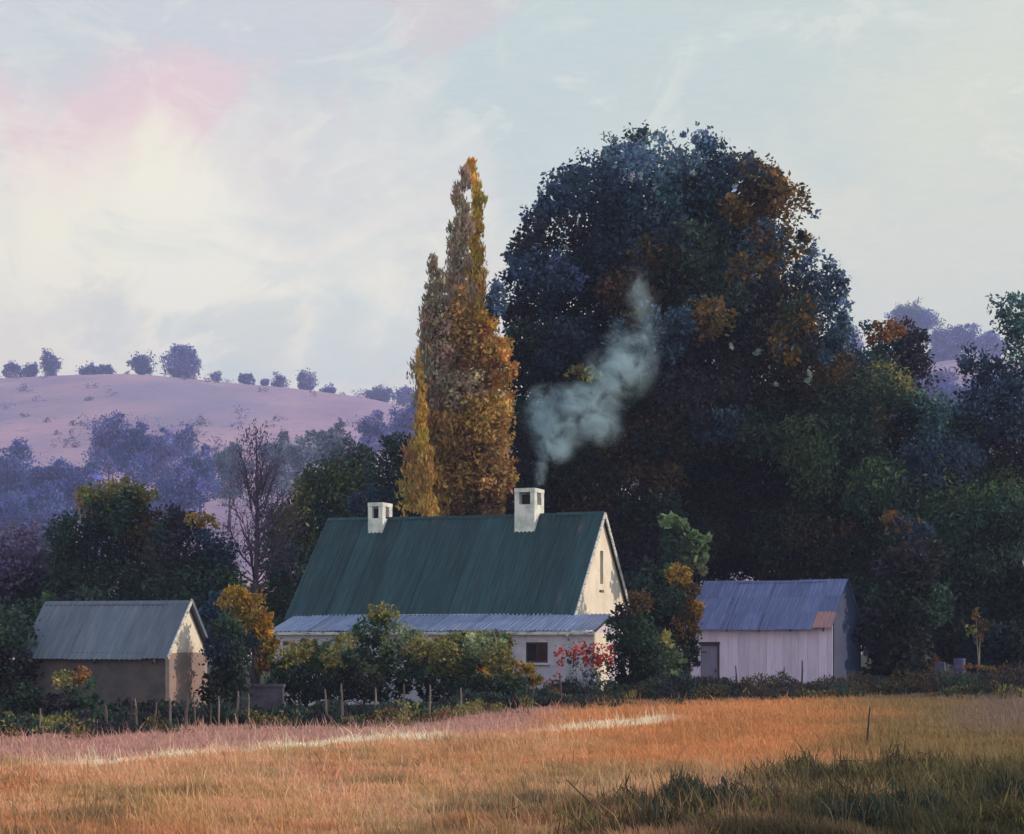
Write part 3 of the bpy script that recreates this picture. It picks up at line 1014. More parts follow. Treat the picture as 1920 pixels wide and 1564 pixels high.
def dome(cen, org):
    """the crown rounds off to a lobed dome above its widest row"""
    cx, cz, rx, rz = 0.55, 16.6, 8.75, 10.3
    dx = (cen[:, 0] - org[0] - cx) / rx; dz = (cen[:, 2] - org[2] - cz) / rz; dy = (cen[:, 1] - org[1]) / 9.5
    a = np.arctan2(dz, dx) * 9
    lob = 1 + .13 * (vnoise(a, dy * 5, 1.0, 91) - .35) + .05 * (vnoise(a * 3, dy * 12, 1.0, 92) - .5) + rng.normal(0, .018, len(cen))
    return (dz < 0) | (dx * dx + dy * dy * .6 + dz * dz < lob * lob)


big += [(1440, 690, 130, 110, 'umber', 2), (1110, 790, 120, 120, 'black', 2), (1290, 470, 150, 120, 'dgreen', 3)]
big += blob(1240, 600, 200, 150, ['dgreen', 'navy', 'dgreen', 'umber'], 10, 44, 70) + blob(1200, 780, 190, 100, ['dgreen', 'black', 'dgreen', 'umber'], 10, 44, 70)
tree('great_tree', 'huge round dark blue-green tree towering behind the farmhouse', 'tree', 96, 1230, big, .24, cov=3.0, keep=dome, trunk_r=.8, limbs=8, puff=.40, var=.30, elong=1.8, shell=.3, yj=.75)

# poplars
def poplar(label, Y, px, top, bot, hw, cols, leaf=.26, cov=6.0, lean=0, group='autumn poplars beside the great tree'):
    cl = []
    n = int((bot - top) / 30)
    for i in range(n):
        f = (i + .5) / n
        wd = hw * (.20 + .80 * min(1, f * 1.35) + .45 * max(0, f - .55))
        y = top + (bot - top) * f
        col = cols[min(len(cols) - 1, int(f * len(cols) + random.uniform(-.4, .4)) if f * len(cols) > .5 else 0)]
        cl.append((px + lean * (1 - f) + random.uniform(-.25, .25) * hw, y, wd * random.uniform(.8, 1.15), 30, col))
    return tree('poplar', label, 'tree', Y, px, cl, leaf, cov=cov, trunk_r=.22, group=group, up=2.2, limbs=3, puff=.5, elong=3.2, shell=.1, var=.22)


poplar('grey-brown poplar spire with a bare tip, between the gold and the shorter poplars', 88, 866, 318, 975, 50, ['pgrey', 'pgrey', 'pgrey', 'pbrown', 'pbrown', 'pgrey', 'pbrown'], lean=-8)
poplar('tall golden poplar spire, brightest yellow of the row', 90, 898, 306, 975, 46, ['pgold', 'pgold', 'pochre', 'prust', 'pochre', 'pbrown'], lean=-6)
poplar('shorter grey-brown poplar on the outer side of the row', 86, 818, 485, 960, 52, ['pgrey', 'pgrey', 'pgrey', 'pbrown', 'pochre'], lean=-10)
poplar('lowest slim gold poplar at the outer edge of the row', 84, 800, 660, 960, 17, ['pochre', 'pgold', 'pochre', 'pochre'], lean=-16)
tree('autumn_tree', 'bushy orange and gold tree at the foot of the poplars', 'tree', 86, 900,
     [(930, 655, 30, 26, 'prust', -1), (912, 600, 26, 22, 'pgold'), (940, 700, 30, 34, 'prust'), (925, 760, 44, 44, 'pochre'), (880, 800, 56, 50, 'pochre'), (925, 830, 40, 50, 'pbrown'), (860, 860, 46, 50, 'bronze'), (900, 900, 60, 46, 'pbrown'), (870, 730, 40, 40, 'pgrey'), (840, 900, 40, 50, 'pbrown'), (880, 950, 60, 34, 'umber'), (830, 640, 34, 60, 'pgrey'), (865, 600, 34, 60, 'pbrown'), (835, 740, 40, 60, 'pgrey'), (900, 680, 40, 60, 'pbrown'), (930, 560, 22, 40, 'indigo'), (890, 640, 36, 44, 'pbrown'), (905, 780, 50, 44, 'pochre'), (930, 880, 40, 50, 'pbrown'), (835, 860, 36, 50, 'pochre'), (840, 800, 36, 50, 'pgrey'), (945, 650, 18, 20, 'pochre')],
     .22, cov=5.0, trunk_r=.25, puff=.42, limbs=4)

# ------------------------------------------------------------------ dark wood to the right
tree('dark_tree', 'dark tree with orange-tipped top beside the great tree', 'tree', 100, 1670,
     [(1655, 622, 48, 22, 'rust', -2), (1700, 640, 44, 34, 'plum'), (1660, 668, 60, 40, 'navy'), (1700, 700, 50, 46, 'plum'), (1640, 720, 70, 44, 'olive', -3), (1600, 760, 70, 50, 'umber'), (1690, 770, 70, 50, 'dgreen'), (1620, 830, 80, 60, 'black'), (1720, 850, 70, 60, 'dgreen')],
     .22, cov=4, trunk_r=.4, puff=.42)
tree('dark_tree', 'tall blue-green tree cut off by the edge of the picture', 'tree', 92, 1900,
     [(1900, 590, 34, 50, 'teal'), (1925, 640, 50, 60, 'teal'), (1825, 690, 34, 32, 'navy'), (1880, 720, 60, 46, 'navy'), (1850, 780, 70, 60, 'navy'), (1940, 780, 70, 80, 'indigo'), (1900, 860, 80, 70, 'plum'), (1810, 830, 50, 60, 'dgreen'), (1870, 930, 80, 70, 'green')],
     .22, cov=4, trunk_r=.4, puff=.42)
tree('dark_tree', 'plum-dark tree closing the gap between the great tree and the orange-tipped one', 'tree', 98, 1560,
     blob(1570, 740, 90, 90, ['plum', 'dgreen', 'navy', 'umber'], 10, 44, 66) + blob(1780, 800, 80, 60, ['dgreen', 'navy', 'teal'], 7, 36, 54), .24, cov=3.6, trunk_r=.3, puff=.44, droop=.5)
rows = [
    ('broad green tree filling the gap between shed and great tree', 98, 1420, blob(1420, 860, 110, 80, ['dgreen', 'umber', 'dgreen', 'black'], 9, 50, 76) + blob(1400, 990, 120, 90, ['black', 'dgreen', 'black'], 8, 50, 74)),
    ('dark willow-like tree close behind the farmhouse gable', 94, 1200, blob(1200, 860, 90, 80, ['dgreen', 'umber', 'black'], 8, 46, 66) + blob(1220, 1000, 90, 100, ['black', 'dgreen', 'plum'], 9, 46, 70)),
    ('dark green tree behind the shed roof', 93, 1560, blob(1560, 880, 90, 90, ['dgreen', 'green', 'dgreen', 'black'], 9, 48, 70) + blob(1540, 1030, 110, 70, ['black', 'umber', 'dgreen'], 8, 48, 70)),
    ('dark tree with an ochre-leaved bough right of the shed', 90, 1720, blob(1720, 900, 90, 80, ['dgreen', 'green', 'navy'], 8, 46, 70) + blob(1700, 1080, 90, 110, ['black', 'black', 'dgreen', 'plum'], 11, 46, 70) + [(1690, 985, 44, 26, 'bronze', -6), (1725, 1010, 34, 26, 'ochre', -6)]),
    ('black-green tree at the far right above the drums', 88, 1870, blob(1870, 1010, 90, 80, ['green', 'dgreen', 'black'], 8, 46, 70) + blob(1850, 1150, 110, 90, ['black', 'black', 'plum'], 10, 46, 70)),
    ('dark low tree filling behind the house chimney', 92, 1060, blob(1050, 850, 80, 70, ['black', 'dgreen', 'plum'], 7, 40, 60) + blob(1080, 950, 90, 60, ['black', 'umber'], 6, 40, 60)),
]
for lb, Y, bp, cl in rows:
    tree('dark_tree', lb, 'tree', Y, bp, cl, .23, cov=3.6, trunk_r=.35, puff=.44, group='dark trees massed behind the farm', droop=.8, elong=2.4, yj=.5)

# understorey behind shed, so the wood closes down to the ground
tree('dark_bush', 'black-green thicket between shed and drums', 'shrub', 79.5, 1700, blob(1690, 1130, 62, 120, ['black', 'dgreen', 'black', 'plum'], 15, 38, 54), .22, cov=3, trunk_r=.1, puff=.36, stem_name='stem', leaf_name='foliage')
tree('dark_bush', 'black thicket behind the drums and sapling', 'shrub', 84, 1850, blob(1850, 1205, 100, 50, ['black', 'black', 'navy'], 10, 34, 50), .22, cov=3, trunk_r=.1, puff=.36, stem_name='stem', leaf_name='foliage')
tree('dark_bush', 'dark thicket between farmhouse gable and shed', 'shrub', 82, 1250, blob(1240, 1130, 70, 110, ['black', 'dgreen', 'dgreen'], 10, 36, 54), .22, cov=3, trunk_r=.1, puff=.36, stem_name='stem', leaf_name='foliage')

# scrub dotted over the heath
def scrub(n):
    parts = []
    for i in range(n):
        y = random.uniform(560, 1150); x = random.uniform(-.29, .02) * y
        if vnoise(x, y, 60, 81) < .48: continue
        r = random.uniform(1.2, 3.6)
        parts.append(fill((x, y, g(x, y) + r * .5), (r * 1.3, r * 1.3, r * .8), 60, (.26, .21, .36) if random.random() < .6 else (.22, .17, .28), .9, puff=.5))
    cen, dirs, L, Wd, col = catl(parts)
    return leaf_mesh('heath_scrub', cen, dirs, L, Wd, col, (0, 0, 0))


obj('heath_scrub', scrub(260), M['leaf'], kind='stuff')

# ------------------------------------------------------------------ trees on the left
tree('round_tree', 'dark round tree with yellow-tipped crown behind the barn', 'tree', 92, 200,
     [(210, 925, 60, 30, 'olive'), (260, 925, 40, 24, 'olive'), (165, 945, 26, 30, 'ochre'), (215, 960, 70, 44, 'dgreen'), (130, 1000, 42, 44, 'dgreen'), (200, 1030, 80, 60, 'black'), (280, 1000, 50, 50, 'umber'), (130, 1070, 50, 60, 'dgreen'), (230, 1100, 90, 60, 'dgreen')],
     .21, cov=4.2, trunk_r=.3, puff=.4)
tree('round_tree', 'lower plum-dark tree with a yellow bough, beside the yellow-tipped one', 'tree', 90, 345,
     [(340, 985, 46, 34, 'plum'), (375, 975, 34, 16, 'ochre', -2), (330, 1040, 60, 54, 'plum'), (400, 1040, 46, 50, 'navy'), (350, 1100, 80, 60, 'dgreen'), (420, 1110, 50, 60, 'green'), (300, 1010, 30, 30, 'dgreen')],
     .21, cov=4.2, trunk_r=.3, puff=.4)
tree('green_tree', 'green tree with ochre side bough behind the left end of the teal roof', 'tree', 104, 590,
     [(640, 850, 46, 36, 'lilg'), (600, 900, 50, 40, 'green'), (575, 920, 34, 30, 'olive'), (640, 920, 60, 60, 'green'), (560, 990, 50, 50, 'olive'), (530, 1050, 46, 60, 'green'), (590, 1010, 50, 60, 'dgreen'), (600, 1100, 60, 50, 'dgreen'), (680, 880, 40, 50, 'dgreen'), (520, 1120, 40, 60, 'dgreen')],
     .22, cov=4.2, trunk_r=.3, puff=.4)
tree('green_tree', 'dark rounded green tree behind the smaller chimney', 'tree', 100, 750,
     [(750, 840, 40, 34, 'dgreen'), (735, 880, 60, 44, 'dgreen'), (790, 890, 40, 44, 'green'), (760, 940, 70, 44, 'dgreen'), (700, 950, 50, 40, 'navy'), (810, 950, 40, 44, 'dgreen')],
     .22, cov=4.2, trunk_r=.3, puff=.4)
tree('plum_tree', 'hazy purple-brown tree at the left edge above the barn', 'tree', 110, 40,
     [(40, 1020, 60, 50, 'purple'), (80, 1050, 46, 40, 'purple'), (-10, 1060, 60, 60, 'purple'), (50, 1110, 70, 60, 'plum'), (10, 1170, 70, 60, 'black'), (60, 1190, 60, 50, 'dgreen')],
     .24, cov=2.4, trunk_r=.3, puff=.36)
tree('dark_bush', 'dark green bush at the left edge beside the barn', 'shrub', 57, 20,
     [(10, 1200, 60, 70, 'dgreen'), (30, 1270, 60, 60, 'plum'), (-20, 1280, 50, 60, 'black'), (40, 1320, 50, 36, 'dgreen')],
     .17, cov=3.2, trunk_r=.1, puff=.36, stem_name='stem', leaf_name='foliage')
tree('dark_bush', 'dark thicket behind barn and yellow bush', 'shrub', 74, 440, blob(430, 1160, 90, 60, ['dgreen', 'navy', 'dgreen'], 8, 34, 52), .2, cov=3, trunk_r=.1, puff=.36, stem_name='stem', leaf_name='foliage')
tree('dark_bush', 'low green thicket behind the barn roof', 'shrub', 70, 180, blob(170, 1150, 130, 36, ['dgreen', 'green', 'plum'], 8, 34, 50), .2, cov=3, trunk_r=.1, puff=.36, stem_name='stem', leaf_name='foliage')


for (px, py, rx, ry, Y, cols, lb) in (
        (60, 1130, 120, 60, 96, ['plum', 'black', 'purple'], 'plum-dark thicket low at the left edge behind the barn'),
        (300, 1120, 130, 70, 98, ['dgreen', 'black', 'navy'], 'dark thicket behind the two round trees'),
        (510, 1110, 90, 80, 102, ['dgreen', 'green', 'dgreen'], 'green thicket at the foot of the bare purple tree'),
        (700, 985, 130, 50, 106, ['black', 'dgreen'], 'dark thicket just above the teal roof ridge'),
        (940, 960, 120, 60, 98, ['black', 'umber', 'dgreen'], 'dark thicket behind the roof between chimney and poplars'),
        (1190, 1060, 130, 110, 100, ['black', 'dgreen', 'plum'], 'black-green thicket behind the farmhouse gable'),
        (1430, 1060, 150, 100, 102, ['black', 'dgreen', 'umber'], 'dark thicket right above the shed ridge'),
        (1330, 930, 110, 70, 101, ['black', 'dgreen', 'umber'], 'dark thicket between gable and shed, high up behind the pale-leaved tree'),
        (1610, 960, 110, 80, 101, ['dgreen', 'black', 'plum'], 'dark thicket above the shed end below the ochre bough'),
        (1790, 930, 110, 80, 101, ['dgreen', 'black', 'navy'], 'blue-green thicket between ochre bough and edge tree'),
        (1680, 1120, 130, 120, 99, ['black', 'dgreen', 'plum'], 'dark thicket behind the shed end'),
        (1890, 1100, 110, 140, 97, ['black', 'navy', 'dgreen'], 'blue-black thicket at the right edge of the wood')):
    tree('thicket', lb, 'shrub', Y, px, blob(px, py, rx, ry, cols, 11, 44, 64), .26, cov=3.4, trunk_r=.1, puff=.45, stem_name='stem', leaf_name='foliage', limbs=2)


# the bare purple tree
def bare_tree(label, Y, px, top, base_py, hw):
    bx = (px - 960) / F * Y
    org = Vector((bx, Y, g(bx, Y)))
    root = empty('bare_tree', org, label=label, cat='tree')
    H = CZ + (HY - top) / F * Y - org.z
    zb = CZ + (HY - base_py) / F * Y - org.z
    MB().tube([(0, 0, -.2), (.1, 0, zb * .5), (0, 0, zb), (.15, 0, zb + (H - zb) * .45), (.05, 0, H)], [.26, .22, .17, .09, .02], 8).build('trunk', M['twig'], root, True)
    wd = hw / F * Y
    tw = MB()
    for i in range(26):
        f = random.uniform(0, .8)
        a = random.uniform(0, 6.283)
        z0 = zb + (H - zb) * f * .75
        ln = wd * (1.15 - f * .8) * random.uniform(.7, 1.1)
        rise = (H - zb) * random.uniform(.28, .45) * (1 - f * .5)
        p0 = Vector((0, 0, z0)); p3 = Vector((math.cos(a) * ln, math.sin(a) * ln, z0 + rise))
        p1 = p0.lerp(p3, .4) + Vector((0, 0, -.12 * rise)); p2 = p0.lerp(p3, .75)
        MB().tube([p0, p1, p2, p3], [.06, .04, .025, .01], 5).build('branch', M['twig'], root, True)
        for k in range(16):
            s = random.uniform(.25, 1)
            q = p0.lerp(p3, s)
            d = Vector((random.gauss(0, .6) + math.cos(a) * .4, random.gauss(0, .6) + math.sin(a) * .4, random.uniform(.3, 1.2))).normalized() * random.uniform(.5, 1.5)
            tw.tube([q, q + d * .5 + Vector((0, 0, .05)), q + d], [.022, .015, .006], 3)
    tw.build('twigs', M['twig'], root, kind='stuff')
    pts = []
    for i in range(60):
        a = random.uniform(0, 6.283); q = random.random() ** .5
        f = random.random()
        pts.append(fill((bx + math.cos(a) * wd * q * (1.05 - f * .8), Y + math.sin(a) * wd * q * (1.05 - f * .8), org.z + zb + (H - zb) * (.1 + .85 * f)), (.7, .7, .8), 55, C['purple'], .16, up=1.5, puff=.6, elong=3))
    cen, dirs, L, Wd, col = catl(pts)
    obj('crown', leaf_mesh('crown', cen, dirs, L, Wd, col * 1.1, org), M['leaf'], root)


bare_tree('thin bare purple tree with upswept twigs left of the teal roof', 98, 478, 800, 1130, 92)

# ------------------------------------------------------------------ blue trees on the lower slope
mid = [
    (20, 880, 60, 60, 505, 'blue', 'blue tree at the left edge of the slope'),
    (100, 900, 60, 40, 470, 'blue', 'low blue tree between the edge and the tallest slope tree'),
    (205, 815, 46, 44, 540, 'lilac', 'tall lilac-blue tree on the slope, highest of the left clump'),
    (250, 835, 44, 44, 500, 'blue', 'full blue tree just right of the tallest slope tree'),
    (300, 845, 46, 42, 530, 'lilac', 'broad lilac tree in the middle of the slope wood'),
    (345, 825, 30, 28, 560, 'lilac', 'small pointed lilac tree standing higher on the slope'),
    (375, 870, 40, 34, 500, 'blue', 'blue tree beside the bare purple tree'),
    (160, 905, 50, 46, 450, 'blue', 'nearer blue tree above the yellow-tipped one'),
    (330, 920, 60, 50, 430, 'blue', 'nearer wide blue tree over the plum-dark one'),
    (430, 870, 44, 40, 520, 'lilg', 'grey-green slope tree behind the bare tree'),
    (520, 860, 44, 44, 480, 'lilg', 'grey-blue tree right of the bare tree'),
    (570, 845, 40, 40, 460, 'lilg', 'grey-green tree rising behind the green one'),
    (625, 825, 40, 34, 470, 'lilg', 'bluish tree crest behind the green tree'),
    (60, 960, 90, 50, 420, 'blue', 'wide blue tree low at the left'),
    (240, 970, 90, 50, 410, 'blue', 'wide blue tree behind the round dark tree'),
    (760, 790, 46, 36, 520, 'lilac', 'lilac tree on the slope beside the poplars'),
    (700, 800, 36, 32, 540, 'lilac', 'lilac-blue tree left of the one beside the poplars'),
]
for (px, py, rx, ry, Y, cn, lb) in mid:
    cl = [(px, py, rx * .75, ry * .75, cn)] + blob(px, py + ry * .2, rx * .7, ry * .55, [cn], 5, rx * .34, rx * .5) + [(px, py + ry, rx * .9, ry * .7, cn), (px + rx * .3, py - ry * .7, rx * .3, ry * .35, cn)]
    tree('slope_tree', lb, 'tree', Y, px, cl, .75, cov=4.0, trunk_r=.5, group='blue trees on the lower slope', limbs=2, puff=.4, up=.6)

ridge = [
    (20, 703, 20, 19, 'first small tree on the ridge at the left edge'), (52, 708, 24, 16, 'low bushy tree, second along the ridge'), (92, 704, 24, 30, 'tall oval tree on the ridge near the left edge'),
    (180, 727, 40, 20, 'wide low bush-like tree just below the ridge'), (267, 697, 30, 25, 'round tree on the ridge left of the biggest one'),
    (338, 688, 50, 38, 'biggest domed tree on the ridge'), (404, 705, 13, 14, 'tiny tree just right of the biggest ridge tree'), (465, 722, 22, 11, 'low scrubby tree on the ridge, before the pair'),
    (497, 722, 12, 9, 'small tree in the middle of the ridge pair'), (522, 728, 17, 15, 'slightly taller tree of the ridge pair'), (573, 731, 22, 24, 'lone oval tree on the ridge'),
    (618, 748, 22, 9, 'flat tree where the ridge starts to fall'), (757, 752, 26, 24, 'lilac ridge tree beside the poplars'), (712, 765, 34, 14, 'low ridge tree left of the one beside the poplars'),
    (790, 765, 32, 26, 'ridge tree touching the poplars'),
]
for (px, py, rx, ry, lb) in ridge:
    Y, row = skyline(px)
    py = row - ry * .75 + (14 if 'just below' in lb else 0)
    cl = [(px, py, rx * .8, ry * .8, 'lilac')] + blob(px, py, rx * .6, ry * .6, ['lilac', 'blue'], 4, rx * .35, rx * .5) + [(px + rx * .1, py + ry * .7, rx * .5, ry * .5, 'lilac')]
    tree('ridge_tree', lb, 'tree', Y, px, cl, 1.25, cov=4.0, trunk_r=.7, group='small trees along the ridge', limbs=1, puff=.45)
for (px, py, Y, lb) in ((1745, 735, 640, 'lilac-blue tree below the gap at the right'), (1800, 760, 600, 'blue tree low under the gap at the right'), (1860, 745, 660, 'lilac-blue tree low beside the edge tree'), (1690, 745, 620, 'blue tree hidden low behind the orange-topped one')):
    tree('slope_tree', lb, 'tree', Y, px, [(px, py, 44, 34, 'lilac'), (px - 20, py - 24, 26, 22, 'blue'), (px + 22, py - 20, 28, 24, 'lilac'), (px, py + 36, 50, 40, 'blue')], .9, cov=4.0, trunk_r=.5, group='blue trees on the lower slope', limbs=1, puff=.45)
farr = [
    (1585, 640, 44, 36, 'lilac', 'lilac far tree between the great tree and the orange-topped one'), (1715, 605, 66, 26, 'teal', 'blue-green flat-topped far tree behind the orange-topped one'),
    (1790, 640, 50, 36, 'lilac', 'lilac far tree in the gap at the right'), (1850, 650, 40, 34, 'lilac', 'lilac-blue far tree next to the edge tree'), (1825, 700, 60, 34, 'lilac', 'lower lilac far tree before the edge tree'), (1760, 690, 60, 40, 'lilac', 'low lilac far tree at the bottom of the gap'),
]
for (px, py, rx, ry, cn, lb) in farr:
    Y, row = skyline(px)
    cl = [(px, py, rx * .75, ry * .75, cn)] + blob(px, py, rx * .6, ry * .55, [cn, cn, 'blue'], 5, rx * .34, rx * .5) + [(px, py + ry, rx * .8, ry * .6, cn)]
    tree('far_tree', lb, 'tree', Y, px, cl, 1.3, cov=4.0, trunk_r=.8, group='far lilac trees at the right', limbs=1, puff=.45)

# ------------------------------------------------------------------ bushes round the farm
shrub('yellow_bush', 'bright yellow-ochre bush between the barn and the farmhouse', 61, 470,
      [(440, 1125, 34, 26, 'gold'), (470, 1140, 34, 30, 'ochre'), (495, 1175, 22, 32, 'gold'), (505, 1215, 20, 30, 'ochre'), (455, 1165, 34, 24, 'olive'), (492, 1245, 18, 24, 'ochre')], .14, puff=.4, trunk_r=.08)
shrub('conifer_bush', 'dark blue-green upright bush against the barn gable', 57.5, 420,
      [(425, 1180, 32, 30, 'dgreen'), (410, 1220, 34, 40, 'navy'), (440, 1240, 36, 40, 'dgreen'), (420, 1290, 40, 40, 'black')], .13, puff=.4, up=.8, trunk_r=.09)
shrub('hedge_bush', 'tall green bush rising over the lean-to roof', 64, 715,
      [(720, 1150, 30, 24, 'olive'), (700, 1175, 40, 30, 'green'), (750, 1195, 40, 34, 'sage'), (700, 1220, 40, 34, 'dgreen'), (745, 1245, 44, 38, 'green'), (685, 1260, 40, 34, 'olive'), (720, 1290, 60, 30, 'dgreen')], .13, group='bushes along the farmhouse front')
shrub('hedge_bush', 'low olive bush at the far end of the farmhouse front', 64, 570,
      [(560, 1235, 40, 28, 'olive'), (600, 1240, 34, 26, 'green'), (540, 1280, 36, 30, 'dgreen'), (585, 1285, 44, 34, 'dgreen'), (625, 1262, 30, 34, 'olive')], .13, group='bushes along the farmhouse front')
shrub('hedge_bush', 'olive bush with ochre tips left of the tall green bush', 62.5, 640,
      [(635, 1235, 36, 30, 'olive'), (655, 1262, 34, 26, 'green'), (625, 1290, 44, 26, 'dgreen'), (632, 1255, 14, 12, 'ochre', -1)], .13, group='bushes along the farmhouse front')
shrub('hedge_bush', 'arching pale-topped bush under the lean-to eave', 64.5, 895,
      [(880, 1196, 46, 16, 'olive'), (920, 1200, 40, 18, 'sage'), (850, 1220, 34, 26, 'green'), (900, 1232, 50, 30, 'green'), (860, 1262, 46, 34, 'dgreen'), (930, 1250, 36, 34, 'olive')], .13, group='bushes along the farmhouse front')
shrub('hedge_bush', 'dark low bush between the tall and the arching bush', 63.5, 805,
      [(800, 1225, 34, 28, 'olive'), (790, 1262, 40, 34, 'dgreen'), (820, 1292, 46, 28, 'black')], .13, group='bushes along the farmhouse front')
shrub('hedge_bush', 'olive-green bush between yard wall and low olive bush', 61, 545,
      [(530, 1235, 30, 24, 'olive'), (545, 1265, 34, 30, 'dgreen'), (555, 1300, 40, 26, 'black'), (560, 1225, 26, 18, 'olive')], .13, group='bushes along the farmhouse front')
shrub('hedge_bush', 'dark hollow-looking bush under the tall green one', 61, 680,
      [(670, 1240, 34, 30, 'dgreen'), (650, 1280, 44, 34, 'black'), (690, 1290, 50, 30, 'black'), (600, 1300, 40, 24, 'black')], .13, group='bushes along the farmhouse front')
shrub('hedge_bush', 'wide olive bush filling the wall below the arching bush', 62, 830,
      [(790, 1215, 40, 22, 'olive'), (835, 1225, 40, 28, 'olive'), (900, 1215, 50, 26, 'sage'), (850, 1250, 50, 30, 'green'), (935, 1230, 36, 30, 'olive'), (900, 1290, 60, 24, 'black'), (960, 1290, 40, 22, 'dgreen')], .13, group='bushes along the farmhouse front')
shrub('hedge_bush', 'pale olive bush reaching up to the lean-to roof left of the window', 65, 905,
      [(850, 1200, 30, 16, 'olive'), (905, 1192, 40, 14, 'sage'), (945, 1206, 30, 18, 'olive'), (890, 1225, 50, 26, 'olive')], .12, cov=4.5, droop=.5, group='bushes along the farmhouse front')
shrub('hedge_bush', 'olive bush hiding the wall at the far end of the lean-to', 66, 575,
      [(560, 1212, 34, 16, 'olive'), (610, 1212, 36, 18, 'sage'), (650, 1205, 30, 22, 'olive'), (590, 1240, 50, 24, 'green')], .12, cov=4.5, group='bushes along the farmhouse front')
shrub('hedge_bush', 'olive bush hiding the wall right of the tall green bush', 65.5, 800,
      [(785, 1205, 30, 20, 'olive'), (820, 1212, 34, 16, 'olive'), (800, 1240, 44, 24, 'green')], .12, cov=4.5, group='bushes along the farmhouse front')
shrub('gold_bush', 'drooping gold bush, the wider of two golden bushes before the farmhouse', 62.5, 870,
      [(850, 1258, 34, 14, 'ochre'), (885, 1262, 34, 16, 'gold'), (860, 1285, 46, 24, 'dgreen'), (900, 1288, 30, 24, 'olive')], .12, droop=.8)
shrub('gold_bush', 'smaller gold bush next to the farmhouse window', 63.5, 980,
      [(975, 1252, 30, 18, 'gold'), (990, 1272, 26, 20, 'ochre'), (955, 1275, 30, 24, 'olive'), (985, 1292, 26, 20, 'umber')], .12, droop=.6)
shrub('dark_bush', 'big dark bush covering the lean-to corner of the farmhouse', 65.2, 1195,
      [(1170, 1150, 26, 26, 'plum'), (1160, 1190, 30, 40, 'dgreen'), (1195, 1185, 40, 44, 'dgreen'), (1180, 1240, 40, 40, 'black'), (1220, 1235, 40, 50, 'dgreen'), (1170, 1285, 40, 26, 'black'), (1235, 1285, 40, 28, 'black'), (1200, 1130, 26, 28, 'umber')], .13, trunk_r=.09)
shrub('broadleaf_bush', 'bush with large pale green leaves left of the shed', 67, 1255,
      [(1245, 1205, 26, 20, 'olive'), (1262, 1235, 26, 24, 'green'), (1250, 1265, 22, 22, 'pgreen'), (1275, 1270, 22, 30, 'dgreen')], .22, elong=1.5, cov=3)
shrub('tall_bush', 'tall brown-gold bush in front of the shed roof end', 70, 1285,
      [(1275, 1080, 28, 24, 'ochre'), (1290, 1110, 26, 26, 'umber'), (1300, 1150, 20, 26, 'bronze'), (1265, 1120, 34, 34, 'dgreen'), (1285, 1175, 34, 34, 'umber'), (1270, 1215, 34, 40, 'dgreen'), (1310, 1135, 14, 8, 'gold'), (1295, 1230, 20, 34, 'black')], .14, trunk_r=.1)
shrub('young_tree', 'slender tree with large pale green leaves beside the farmhouse gable', 74, 1290,
      [(1250, 975, 16, 12, 'pgreen'), (1275, 978, 18, 14, 'pgreen'), (1290, 1000, 20, 12, 'pgreen'), (1320, 1012, 16, 9, 'pgreen'), (1270, 1010, 34, 24, 'dgreen'), (1300, 1050, 34, 30, 'green'), (1318, 1068, 10, 10, 'sage'), (1270, 1050, 34, 34, 'dgreen')], .34, elong=1.4, cov=2.4, cat='tree', trunk_r=.1)


shrub('barn_bush', 'olive and rust-leaved bush before the middle of the barn wall', 50.5, 140,
      [(120, 1275, 30, 22, 'olive'), (155, 1265, 20, 18, 'rust'), (150, 1300, 36, 28, 'dgreen'), (110, 1320, 40, 24, 'plum'), (175, 1325, 34, 20, 'dgreen')], .11, cov=2.6)
shrub('barn_bush', 'low dark bush before the left end of the barn', 50.0, 60,
      [(50, 1300, 36, 26, 'dgreen'), (90, 1322, 30, 22, 'plum'), (30, 1330, 40, 24, 'black')], .11, cov=2.6)
shrub('barn_bush', 'low black-green bush at the near corner of the barn', 51.5, 250,
      [(240, 1322, 36, 16, 'plum'), (290, 1326, 34, 16, 'black'), (215, 1330, 30, 14, 'dgreen')], .10, cov=2.6)
shrub('dark_bush', 'dark bush hugging the end of the shed', 80.5, 1650,
      [(1640, 1215, 26, 40, 'black'), (1670, 1235, 36, 34, 'dgreen'), (1650, 1262, 40, 22, 'black'), (1710, 1262, 36, 22, 'black'), (1740, 1250, 26, 26, 'umber')], .16, cov=4)


def blades(name, label, Y, px, hw, h, col, n, parent_name='leaf_blade'):
    x = (px - 960) / F * Y
    org = Vector((x, Y, g(x, Y)))
    root = empty(name, org, label=label, cat='plant')
    for i in range(n):
        a = random.uniform(0, 6.283); tilt = random.uniform(.15, 1.1)
        ln = h * random.uniform(.7, 1.1)
        d = Vector((math.cos(a) * math.sin(tilt), math.sin(a) * math.sin(tilt), math.cos(tilt)))
        s = d.cross(Vector((0, 0, 1))).normalized() * .05
        nrm = s.cross(d).normalized() * .015
        p1, p2 = d * ln * .55, d * ln + Vector((0, 0, -.12 * ln * math.sin(tilt)))
        mb = MB()
        mb.v = [tuple(v) for v in (-s * .6, s * .6, p1 - s, p1 + s, p2, -s * 0 - nrm - Vector((0, 0, .02)), p1 - nrm)]
        mb.f = [(0, 1, 3, 2), (2, 3, 4), (0, 2, 6, 5), (1, 5, 6, 3), (2, 4, 6), (3, 6, 4)]
        o = mb.build(parent_name, col, root)
    return root


